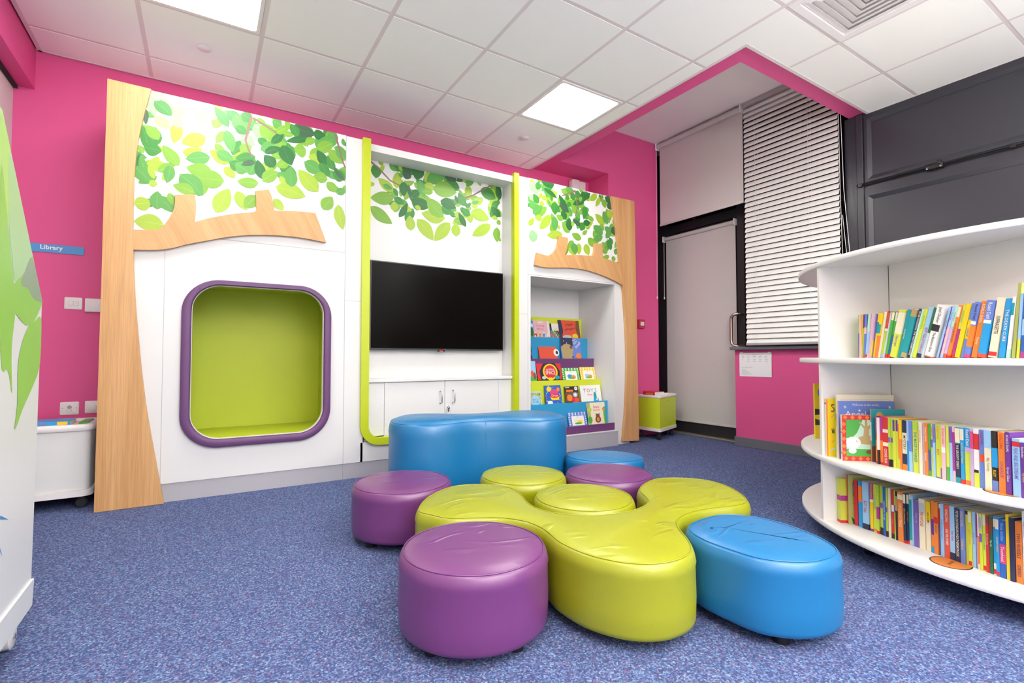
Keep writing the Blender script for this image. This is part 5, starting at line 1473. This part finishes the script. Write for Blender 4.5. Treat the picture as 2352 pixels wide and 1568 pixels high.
COV = [
 ('blue and green picture book at the left end of the top ledge', 'sb', [('r', 0, 0, 1, .45, 'gr'), ('e', .4, .4, .5, .2, 'dg'), ('e', .6, .7, .3, .1, 'wh'), ('r', .4, .9, 1, 1, 'ol')]),
 ('pink nursery book of counting rhymes on the top ledge', 'pk', [('r', .88, 0, 1, 1, 'wh'), ('r', .32, .88, .62, .96, 'wh'), ('t', 'Counting', .44, .74, .7, .12, 'hp'), ('t', 'Rhymes', .44, .58, .62, .12, 'hp')] + people(.28, 4, ['re', 'or', 'sb', 'wh']) + people(.12, 5, ['wh', 'pb', 're', 'ye', 'gr'])),
 ('book with patchwork of coloured squares on the top ledge', 'wh', [('r', 0, 0, .18, 1, 'dk')] + [('r', a * .14, b * .1, a * .14 + .14, b * .1 + .1, c) for a, b, c in [(k % 7, k // 7, ['re', 'gr', 'ye', 'pb', 'or', 'wh', 'dk', 'pu', 'gr', 'hp', 'sb'][(k * 5 + k // 7 * 3) % 11]) for k in range(42)]] + [('r', .2, .6, 1, 1, 'wh'), ('t', 'elm', .62, .7, .6, .14, 'ye')]),
 ('orange picture book with dark crooked title lettering, right on the top ledge', 'ro', [('p', [(0, 0), (0, 1), (.14, 1), (.2, .5), (.12, .2), (.3, 0)], 'nv'), ('p', [(1, 0), (1, 1), (.86, 1), (.8, .6), (.9, .2)], 'br'), ('e', .55, .15, .36, .16, 'or'), ('e', .35, .2, .2, .1, 'gy'), ('e', .75, .25, .14, .12, 'ye'), ('t', 'a Pipkin', .5, .78, .6, .14, 'dk', .15), ('t', 'of Pepper', .52, .58, .6, .14, 'dk', .15)]),
 ('narrow strip of a dark blue book at the left of the second ledge', 'nv', [('e', .5, .8, .3, .06, 'or'), ('e', .5, .4, .3, .1, 'vi')]),
 ('plain red-orange book with one round white eye on the second ledge', 'ro', [('e', .97, .62, .16, .24, 'wh'), ('e', 1.0, .62, .07, .12, 'dk')]),
 ('night blue book with a big brown bear on the second ledge', 'pb', [('r', 0, .65, .6, 1, 'nv'), ('e', .3, .5, .3, .25, 'ta'), ('e', .3, .26, .26, .18, 'ta'), ('e', .5, .6, .06, .07, 'br'), ('e', .56, .2, .05, .03, 'dk'), ('e', .85, .24, .14, .12, 'or'), ('e', .15, .86, .02, .02, 'wh'), ('e', .3, .78, .02, .02, 'wh'), ('t', 'The', .68, .9, .2, .08, 'wh', .7), ('t', 'Very', .74, .8, .34, .12, 'wh', .7), ('t', 'Small', .84, .7, .44, .12, 'wh', .7)]),
 ('light blue farmyard book at the left end of the third ledge', 'lb', [('r', 0, .1, 1, .35, 'gr'), ('e', .3, .45, .25, .14, 'ro'), ('e', .7, .35, .2, .16, 'br')]),
 ('dark theatre book with red curtains and gold title wreath on the third ledge', 'dk', [('p', [(0, .2), (0, 1), (.28, 1), (.1, .6), (.14, .2)], 're'), ('p', [(1, .2), (1, 1), (.76, 1), (.94, .6), (.9, .2)], 're'), ('e', .54, .58, .3, .4, 'ye'), ('e', .54, .58, .24, .33, 're'), ('r', .46, .16, .6, .3, 'ye'), ('e', .26, .3, .08, .08, 'gy'), ('e', .8, .3, .1, .1, 'te'), ('t', 'the KING of', .54, .7, .34, .1, 'wh'), ('t', 'SPACE', .54, .54, .4, .17, 'wh')]),
 ('green spotted book with a small framed picture on the third ledge', 'gr', frame_book('gr', ['sb', 'or'])),
 ('yellow-orange spotted book with a small framed picture on the third ledge', 'ye', frame_book('or', ['lb', 'or'])),
 ('pale blue book with leafy border and oval title at the left of the fourth ledge', 'lb', [('r', .0, .1, .9, .92, 'ol')] + dots(26, 'ye', 3) + dots(20, 'dg', 4) + [('e', .42, .42, .4, .34, 'lb'), ('t', 'PEACH', .42, .5, .55, .12, 'te'), ('t', 'PLUM', .42, .35, .5, .12, 'te')]),
 ('dark blue circus book with a drum on the fourth ledge', 'bl', dots(22, 'lb', 8) + dots(12, 'or', 9) + [('e', .26, .82, .15, .12, 'ye'), ('e', .55, .66, .26, .16, 'hp'), ('p', [(.28, .5), (.36, .3), (.8, .3), (.86, .5)], 'ye'), ('e', .57, .5, .28, .1, 're'), ('t', 'Circus', .56, .52, .4, .1, 'wh'), ('e', .25, .18, .16, .1, 'wh'), ('e', .82, .8, .1, .1, 'or')]),
 ('black and orange book with number 4 badge on the fourth ledge', 'dk', [('r', 0, .2, 1, .7, 'br'), ('e', .3, .4, .2, .18, 'or'), ('e', .75, .25, .22, .14, 'ro'), ('e', .55, .3, .1, .2, 're'), ('e', .72, .55, .16, .12, 'lb'), ('e', .72, .55, .08, .06, 'wh'), ('r', .1, .72, .6, .82, 'or'), ('e', .82, .88, .12, .1, 'wh'), ('t', '4', .82, .88, .1, .1, 'dk'), ('r', .05, .92, .35, .96, 'wh')]),
 ('white book titled TOYS Work with a turquoise robot on the fourth ledge', 'wh', [('t', 'T', .21, .72, .14, .2, 'bl'), ('t', 'O', .39, .72, .16, .2, 're'), ('t', 'Y', .57, .72, .15, .2, 'sb'), ('t', 'S', .75, .72, .14, .2, 'gr'), ('t', 'Work', .44, .5, .26, .1, 'ro'), ('r', .62, .3, .76, .54, 'te'), ('r', .64, .54, .74, .62, 'te'), ('r', .6, .14, .84, .3, 'sb'), ('e', .76, .24, .05, .06, 'mi'), ('t', 'How do', .17, .9, .2, .04, 'gy')]),
 ('blue spotted book with a white framed picture on the lowest ledge', 'pb', frame_book('pb', ['cr', 'ye'])),
 ("cream book with a brown bear titled Bears Can't Fly on the lowest ledge", 'cr', [('r', 0, 0, .16, 1, 'ol'), ('r', .88, 0, 1, .8, 'gr'), ('e', .1, .3, .12, .14, 'gr'), ('e', .12, .72, .1, .1, 'li'), ('e', .9, .7, .08, .06, 'or'), ('t', 'Bears', .5, .82, .4, .1, 'hp'), ('t', "Can't Fly", .5, .68, .62, .1, 'hp'), ('e', .54, .3, .16, .14, 'br'), ('e', .54, .44, .11, .09, 'br'), ('e', .46, .52, .035, .03, 'br'), ('e', .62, .52, .035, .03, 'br'), ('e', .54, .3, .08, .09, 'or')]),
]
for (tier, xa, xb, hv), (lab, base, items) in zip(D_, COV):
    cover_book(lab, tier, xa, min(xb, 3.425), hv, items, base)

# ---------------------------------------------------------------- left end: sign, plates, tray trolley, display screen
t = thing('wall_sign', 'blue Library sign on the pink wall left of the oak tree', 'sign', (-0.82, YW, 1.54))
ch(MB().rbox(-1.0, YW - 0.006, 1.514, -0.666, YW - 0.0003, 1.566, 0.001), 'sign_plate', M['signblue'], t)
mb = MB()
put_text(mb, 'Library', (-0.822, YW - 0.0066, 1.5425), (1, 0, 0), (0, 0, 1), 0.122, 0.036, 0, 0.022)
ch(mb, 'lettering', M['signwhite'], t)
def plate(name, label, x0, z0, x1, z1, cat='switch'):
    t_ = thing(name, label, cat, ((x0 + x1) / 2, YW, (z0 + z1) / 2))
    m_ = MB()
    o_, n_ = rrect(x0, z0, x1, z1, 0.006, 4), rrect(x0 + .008, z0 + .008, x1 - .008, z1 - .008, 0.004, 4)
    k_ = len(o_)
    L = [[(p[0], YW - 0.0005, p[1]) for p in o_], [(p[0], YW - 0.005, p[1]) for p in o_], [(p[0], YW - 0.009, p[1]) for p in n_]]
    V = [p for q in L for p in q]
    m_.add(V, [(a * k_ + i, a * k_ + (i + 1) % k_, (a + 1) * k_ + (i + 1) % k_, (a + 1) * k_ + i) for a in range(2) for i in range(k_)] + [tuple(range(2 * k_, 3 * k_))])
    ch(m_, 'plate', M['plastic'], t_, 40)
    return t_
y = YW - 0.009
t = plate('light_switch', 'white plate with two rockers on the pink wall, below the blue sign', -0.755, 1.163, -0.668, 1.239)
for xa in (-0.732, -0.706):
    m_ = MB().box(xa - .001, y - 0.0006, 1.187, xa + .021, y + .001, 1.215, 1)
    m_.rbox(xa, y - 0.003, 1.188, xa + .02, y + .001, 1.214, 0.001)
    ch(m_, 'rocker', [M['plastic'], M['plasticline']], t)
ch(MB().box(-0.698, y - 0.0035, 1.199, -0.695, y - 0.0028, 1.207), 'indicator', M['ink'], t)
t = thing('control_box', 'white square control box on the pink wall, touching the tree trunk', 'box', (-0.61, YW, 1.19))
ch(MB().rbox(-0.652, YW - 0.03, 1.15, -0.565, YW - 0.0005, 1.236, 0.004), 'housing', M['plastic'], t, 40)
mb = MB()
put_text(mb, 'wireless', (-0.632, YW - 0.0303, 1.156), (1, 0, 0), (0, 0, 1), 0.026, 0.005, 0)
ch(mb, 'lettering', M['ink'], t)
t = plate('data_socket', 'white data socket plate low on the pink wall above the trolley', -0.762, 0.492, -0.671, 0.574, 'socket')
ch(MB().box(-0.725, y - 0.001, 0.513, -0.706, y + .001, 0.526).box(-0.726, y - 0.0005, 0.512, -0.705, y + .001, 0.527, 1), 'port', [M['plastic'], M['plasticline']], t)
ch(MB().lathe([(0.011, 0), (0.011, 0.002)], 20, (-0.716, y + 0.0005, 0.541), 'y'), 'badge', M['plasticline'], t)
for xx in (-0.75, -0.683):
    ch(MB().lathe([(0.003, 0), (0.003, 0.001)], 10, (xx, y + 0.0005, 0.535), 'y'), 'screw', M['plasticline'], t)
t = plate('dial_switch', 'white plate with a round dial low on the wall, half behind the tree trunk', -0.642, 0.497, -0.556, 0.576)
ch(MB().lathe([(0.023, 0), (0.022, 0.006), (0.019, 0.008)], 28, (-0.604, y + 0.0005, 0.531), 'y'), 'dial', M['plastic'], t, 40)

t = thing('book_trolley', 'low white book trolley on black castors between tree trunk and display screen', 'trolley', (-0.76, 3.86, 0))
rim = rrect(-1.0, 3.68, -0.53, 4.10, 0.05, 6)
ri_ = rrect(-0.965, 3.715, -0.565, 4.065, 0.03, 6)
ch(MB().prism(rrect(-0.985, 3.695, -0.545, 4.085, 0.03, 6), 0.105, 0.44, 'z'), 'body', M['white'], t, 40)
def rimring(o_, n_, z0, z1):
    m_ = MB()
    k_ = len(o_)
    def off(L, q):
        return inset(ccw(L), q)
    loops = [[(*p, z0) for p in off(o_, .004)], [(*p, z0 + .006) for p in o_], [(*p, z1 - .006) for p in o_], [(*p, z1) for p in off(o_, .006)], [(*p, z1) for p in off(n_, -.004)], [(*p, z1 - .006) for p in n_], [(*p, z0) for p in n_]]
    V = [p for q in loops for p in q]
    c_ = len(loops)
    m_.add(V, [(a * k_ + i, a * k_ + (i + 1) % k_, ((a + 1) % c_) * k_ + (i + 1) % k_, ((a + 1) % c_) * k_ + i) for a in range(c_) for i in range(k_)])
    return m_
ch(rimring(rim, ri_, 0.440, 0.475), 'tray_rim', M['plastic'], t, 50)
ch(MB().prism(rim, 0.070, 0.104, 'z'), 'base', M['plastic'], t, 40)
for cx, cy in ((-0.58, 3.73), (-0.95, 3.73), (-0.58, 4.05), (-0.95, 4.05)):
    m_ = MB().lathe([(0.022, -0.018), (0.028, -0.013), (0.028, 0.013), (0.022, 0.018)], 20, (cx, cy, 0.028), 'y')
    m_.lathe([(0.012, 0.03), (0.012, 0.07)], 12, (cx, cy, 0))
    ch(m_, 'castor', M['castor'], t, 40)
def flat_book(label, cat, x0, y0, x1, y1, z0, z1, c, txt=None, tc='re', extra=None, rot=0.0):
    mb = MB()
    w_, l_, h_ = x1 - x0, y1 - y0, z1 - z0
    c_ = 0.0012
    mb.box(-w_ / 2, -l_ / 2, 0, w_ / 2, l_ / 2, c_)
    mb.box(-w_ / 2, -l_ / 2, h_ - c_, w_ / 2, l_ / 2, h_)
    mb.box(-w_ / 2, -l_ / 2, c_, w_ / 2, -l_ / 2 + c_, h_ - c_)
    mats = [pm(c), pm(tc)]
    if txt:
        put_text(mb, txt, (-0.01, -l_ / 2 - 0.0004, h_ * 0.5), (-1, 0, 0), (0, 0, -1), w_ * 0.62, h_ * 0.62, 1)
    if extra:
        mats.append(pm(extra))
        mb.add([(w_ * .3, -l_ / 2 - .0003, h_ * .1), (w_ * .46, -l_ / 2 - .0003, h_ * .1), (w_ * .46, -l_ / 2 - .0003, h_ * .9), (w_ * .3, -l_ / 2 - .0003, h_ * .9)], [(0, 1, 2, 3)], 2)
    o_ = mb.build('book', mats)
    MB().box(-w_ / 2 + .002, -l_ / 2 + c_, c_, w_ / 2 - .002, l_ / 2 - .002, h_ - c_).build('pages', mat('white_pages', '#f0ece4', 0.8), o_)
    o_.location = ((x0 + x1) / 2, (y0 + y1) / 2, z0)
    o_.rotation_euler = (0, 0, rot)
    tag(o_, label, cat, 'books lying in the trolley tray')
    return o_
flat_book('cream covered book lying lowest in the trolley tray', 'book', -0.95, 3.73, -0.62, 4.00, 0.4405, 0.466, 'cr')
flat_book('green book lying at the right in the trolley tray', 'book', -0.612, 3.80, -0.57, 4.00, 0.4405, 0.478, 'gr', None, 'wh')
flat_book('blue book with upside down red and yellow title on top in the trolley tray', 'book', -0.93, 3.78, -0.648, 3.96, 0.4665, 0.490, 'sb', 'Wave! Scre', 're', 'ye')

# display screen at the very left
t = thing('display_screen', 'tall white mobile screen printed with big green leaves at the left edge', 'display screen', (-0.59, 1.55, 0))
prof_ = [(1.05, 0.176), (2.096, 0.176), (2.124, 1.04), (1.716, 1.482), (1.05, 1.482)]
ch(MB().prism(prof_, -0.74, -0.44, 'x'), 'panel', M['white'], t)
ch(MB().prism([(1.05, 0.098), (2.085, 0.098), (2.099, 0.175), (1.05, 0.175)], -0.745, -0.434, 'x'), 'base', M['white'], t)
mb = MB()
for k, (pts, tone) in enumerate(BOARD_LEAVES):
    P_ = relax(smooth_loop(pts, 4), 1)
    P_ = [(min(max(a, 1.06), 2.1225 if b < 1.04 else 2.1225 - (b - 1.04) * 0.923), min(b, 1.4805)) for a, b in P_]
    xx = -0.44 + 0.0004 + 0.0001 * k
    mb.add([(xx, a, b) for a, b in P_], [tuple(range(len(P_)))], tone)
bm_ = len(M['leaf'])
for pts in BOARD_BLUE:
    ch(MB().add([(-0.4394, a, b) for a, b in pts], [tuple(range(len(pts)))]), 'blue_print', mat('print_blue_shape', '#3f86cc', 0.4), t)
pr_ = ch(mb, 'leaf_print', [mat('screen_leaf_%d' % k, c, 0.4, var=(4, 0.05)) for k, c in enumerate(('#d5e8a8', '#b4da72', '#93c94e', '#86c878', '#6cb060', '#8da183', '#6f9275', '#aacf92'))], t)
pr_['label'] = 'print of large green leaves'
for cy in (2.04, 1.2):
    for cx in (-0.475, -0.70):
        m_ = MB().lathe([(0.03, -0.012), (0.035, -0.008), (0.035, 0.008), (0.03, 0.012)], 24, (cx, cy, 0.035), 'x')
        ch(m_, 'castor', M['castorw'], t, 40)
        ch(MB().lathe([(0.008, -0.016), (0.008, 0.016)], 12, (cx, cy, 0.035), 'x'), 'castor_hub', M['chrome'], t, 40)
        ch(MB().rbox(cx - 0.02, cy - 0.015, 0.065, cx + 0.02, cy + 0.015, 0.0985, 0.003), 'castor_fork', M['castorw'], t)

# ---------------------------------------------------------------- lime book box beside the right hand tree
t = thing('book_box', 'lime book box on black castors with white rims, in the corner by the door', 'box', (4.15, 3.64, 0))
Q = [(3.975, 3.50), (4.42, 3.66), (4.42, 3.80), (3.955, 3.80)]
def grow(q):
    return inset(ccw(Q), -q)
def rounded(L, r=0.02):
    out = []
    n_ = len(L)
    for i in range(n_):
        p, a, b = Vector(L[i]), Vector(L[i - 1]), Vector(L[(i + 1) % n_])
        da, db = (a - p).normalized(), (b - p).normalized()
        p0, p2 = p + da * r, p + db * r
        for k in range(5):
            f = k / 4
            out.append(tuple(((1 - f) ** 2) * p0 + 2 * f * (1 - f) * p + f * f * p2))
    return out
mb = MB()
ou, inr = ccw(rounded(grow(-0.006), 0.006)), ccw(rounded(grow(-0.02), 0.006))
mb.ring(ou, inr, 0.12, 0.43, 'z')
mb.prism(inr, 0.13, 0.40, 'z')
ch(mb, 'body', mat('lime_box_laminate', '#cfdf2c', 0.4), t, 40)['label'] = 'lime green sides'
ch(rimring(ccw(rounded(grow(0.004), 0.025)), ccw(rounded(grow(-0.03), 0.02)), 0.43, 0.458), 'top_rim', M['plastic'], t, 50)
ch(MB().prism(ccw(rounded(grow(0.004), 0.025)), 0.088, 0.12, 'z'), 'base', M['plastic'], t, 40)
ch(MB().lathe([(0.006, 0), (0.006, 0.002)], 12, (4.17, 3.5745, 0.40), 'y'), 'lock', M['chrome'], t)
for cx, cy in ((4.02, 3.555), (4.37, 3.69), (3.99, 3.77), (4.37, 3.77)):
    m_ = MB().lathe([(0.022, -0.016), (0.028, -0.012), (0.028, 0.012), (0.022, 0.016)], 20, (cx, cy, 0.028), 'y')
    m_.lathe([(0.012, 0.03), (0.012, 0.089)], 12, (cx, cy, 0))
    ch(m_, 'castor', M['castor'], t, 40)
def box_book(label, x0, y0, x1, y1, z0, z1, c, txt=None, tc='ye'):
    mb = MB()
    w_, l_, h_ = x1 - x0, y1 - y0, z1 - z0
    mb.box(0, 0, 0, w_, l_, .0012)
    mb.box(0, 0, h_ - .0012, w_, l_, h_)
    mb.box(0, 0, .0012, .0014, l_, h_ - .0012)
    if txt:
        put_text(mb, txt, (-0.0004, l_ * .45, h_ * .5), (0, -1, 0), (0, 0, 1), l_ * .6, h_ * .55, 1)
    o_ = mb.build('book', [pm(c), pm(tc)])
    MB().box(.0014, .002, .0012, w_ - .002, l_ - .002, h_ - .0012).build('pages', mat('white_pages', '#f0ece4', 0.8), o_)
    o_.location = (x0, y0, z0)
    tag(o_, label, 'book', 'books in the lime box')
box_book('white book lying under the others in the lime box', 4.014, 3.605, 4.165, 3.762, 0.4005, 0.425, 'wh')
box_book('blue book in the middle of the pile in the lime box', 4.014, 3.605, 4.15, 3.762, 0.4255, 0.446, 'pb')
box_book('red book with gold title on top of the pile in the lime box', 4.012, 3.60, 4.16, 3.762, 0.4465, 0.490, 're', 'KNIGHTS')

# ---------------------------------------------------------------- small wall fittings on the right
t = thing('motion_sensor', 'white motion sensor high in the pink niche above the oak tree', 'sensor', (3.40, 4.10, 2.70))
ch(MB().rbox(3.31, 4.07, 2.585, 3.41, YW - 0.0005, 2.765, 0.02, 0, 4), 'sensor_body', M['plastic'], t, 40)
ch(MB().rbox(3.412, 4.085, 2.59, 3.50, YW - 0.0005, 2.755, 0.006), 'sensor_box', M['plastic'], t, 40)
t = thing('fire_call_point', 'small red fire alarm call point on the pink wall beside the oak tree', 'call point', (4.06, 3.84, 1.22))
ch(MB().rbox(4.012, 3.805, 1.172, 4.100, 3.841, 1.268, 0.004), 'housing', M['red'], t, 40)
ch(MB().rbox(4.030, 3.8035, 1.20, 4.082, 3.8052, 1.24, 0.0006), 'glass_panel', M['plastic'], t)
mb = MB()
for a, b in ((4.044, 4.048), (4.054, 4.058), (4.064, 4.068)):
    mb.box(a, 3.8028, 1.217, b, 3.8036, 1.223)
ch(mb, 'symbol', M['black'], t)
t = thing('paper_notice', 'white printed sheet taped to the bright pink low wall', 'notice', (4.418, 2.735, 0.785))
mb = MB()
V, F = [], []
for i in range(7):
    for k in range(5):
        yy, zz = 2.576 + (2.898 - 2.576) * i / 6, 0.672 + 0.226 * k / 4
        cx = 4.4188 - 0.006 * (max(0, (6 - i) / 6 - 0.5) * 2) ** 2 * (1 - k / 4 * 0.6) - 0.0015 * abs(math.sin(k * 1.7)) * (1 if k < 4 else 0)
        V.append((cx, yy, zz))
for i in range(6):
    for k in range(4):
        F.append((i * 5 + k, i * 5 + k + 1, i * 5 + k + 6, i * 5 + k + 5))
V2 = [(x_ + 0.0004, a, b) for x_, a, b in V]
mb.add(V, F)
mb.add(V2, [f[::-1] for f in F])
ch(mb, 'sheet', M['paper'], t, 60)
for yy in (2.60, 2.875):
    ch(MB().box(4.4165, yy - 0.012, 0.892, 4.4205, yy + 0.012, 0.904), 'tape', M['paper'], t)
mb = MB()
xx = 4.4105
def px_at(yy):
    i = (yy - 2.576) / (2.898 - 2.576)
    return 4.4188 - 0.006 * (max(0, (1 - i) - 0.5) * 2) ** 2 - 0.0028
for r_, cols_ in ((0.862, 5), (0.848, 5), (0.83, 5), (0.812, 5)):
    for k in range(cols_):
        y1_ = 2.872 - k * 0.058
        ln = rnd.uniform(0.014, 0.03)
        if r_ < 0.82 and k == 0:
            continue
        a = px_at(y1_)
        mb.add([(a, y1_, r_), (a, y1_ - ln, r_), (a, y1_ - ln, r_ + 0.0035), (a, y1_, r_ + 0.0035)], [(0, 1, 2, 3)])
for r_, ln in ((0.878, 0.05), (0.757, 0.11), (0.735, 0.04), (0.725, 0.05), (0.715, 0.07), (0.705, 0.08), (0.695, 0.1)):
    y1_ = 2.872 if r_ < 0.87 else 2.77
    a = px_at(y1_)
    mb.add([(a, y1_, r_), (a, y1_ - ln, r_), (a, y1_ - ln, r_ + 0.002), (a, y1_, r_ + 0.002)], [(0, 1, 2, 3)])
ch(mb, 'printing', M['ink'], t)
t = thing('sliding_bolt', 'long black sliding bolt across the black folding partition', 'bolt', (XB, 1.3, 2.22))
mb = MB()
ch(MB().tube([(4.392, 1.845, 2.222), (4.392, 1.36, 2.219)], 0.006, 8).tube([(4.398, 1.845, 2.212), (4.398, 0.0, 2.206)], 0.004, 8), 'rod', M['darkbolt'], t, 40)
ch(MB().tube([(4.392, 1.38, 2.221), (4.392, -0.4, 2.217)], 0.0075, 8), 'rod', M['darkbolt'], t, 40)
ch(MB().tube([(4.389, 1.58, 2.221), (4.389, 1.38, 2.221)], 0.011, 10), 'sleeve', M['darkbolt'], t, 40)
m_ = MB().rbox(4.375, 1.30, 2.195, 4.418, 1.40, 2.238, 0.006)
m_.rbox(4.366, 1.31, 2.22, 4.39, 1.33, 2.25, 0.004)
ch(m_, 'lock_case', M['darkbolt'], t, 40)
for yy in (1.312, 1.388):
    ch(MB().lathe([(0.0055, 0.0), (0.0055, 0.003)], 12, (4.3722, yy, 2.203), 'x'), 'screw', M['chrome'], t)
for yy in (1.82, 0.95, 0.35):
    ch(MB().rbox(4.385, yy - 0.015, 2.203, 4.4035 if yy > 1.79 else 4.4168, yy + 0.015, 2.231, 0.003), 'guide', M['darkbolt'], t)

# ---------------------------------------------------------------- camera, world, colour management
cam = bpy.data.cameras.new('camera')
cam.sensor_width = 36.0
cam.lens = 36.0 * 1132.96 / 2352.0
cam.clip_start = 0.05
co = bpy.data.objects.new('camera', cam)
C.objects.link(co)
co.location = (0, 0, 0.86)
co.rotation_euler = (math.radians(90 + 1.7727), math.radians(0.0), math.radians(-31.998))
bpy.context.scene.camera = co
for k, (lx, ly) in enumerate(FILL_LIGHTS):  # unseen area lights added in mid-air, bouncing soft fill off the ceiling
    ld = bpy.data.lights.new('uplighter', 'AREA')
    ld.shape = 'RECTANGLE'
    ld.size, ld.size_y = 1.2, 0.5
    ld.energy = FILL_WATT
    ld.color = (1.0, 1.0, 0.97)
    lo = bpy.data.objects.new('uplighter', ld)
    C.objects.link(lo)
    lo.location = (lx, ly, 1.7)
    lo.rotation_euler = (math.radians(180), 0, 0)
wd = bpy.data.worlds.new('world')
bpy.context.scene.world = wd
wd.use_nodes = True
wd.node_tree.nodes['Background'].inputs['Color'].default_value = (0.01, 0.012, 0.02, 1)
wd.node_tree.nodes['Background'].inputs['Strength'].default_value = 0.3
vs = bpy.context.scene.view_settings
vs.view_transform = 'Standard'
vs.look = 'None'
vs.exposure = EXPOSURE
vs.gamma = 1.0
vs.use_curve_mapping = False
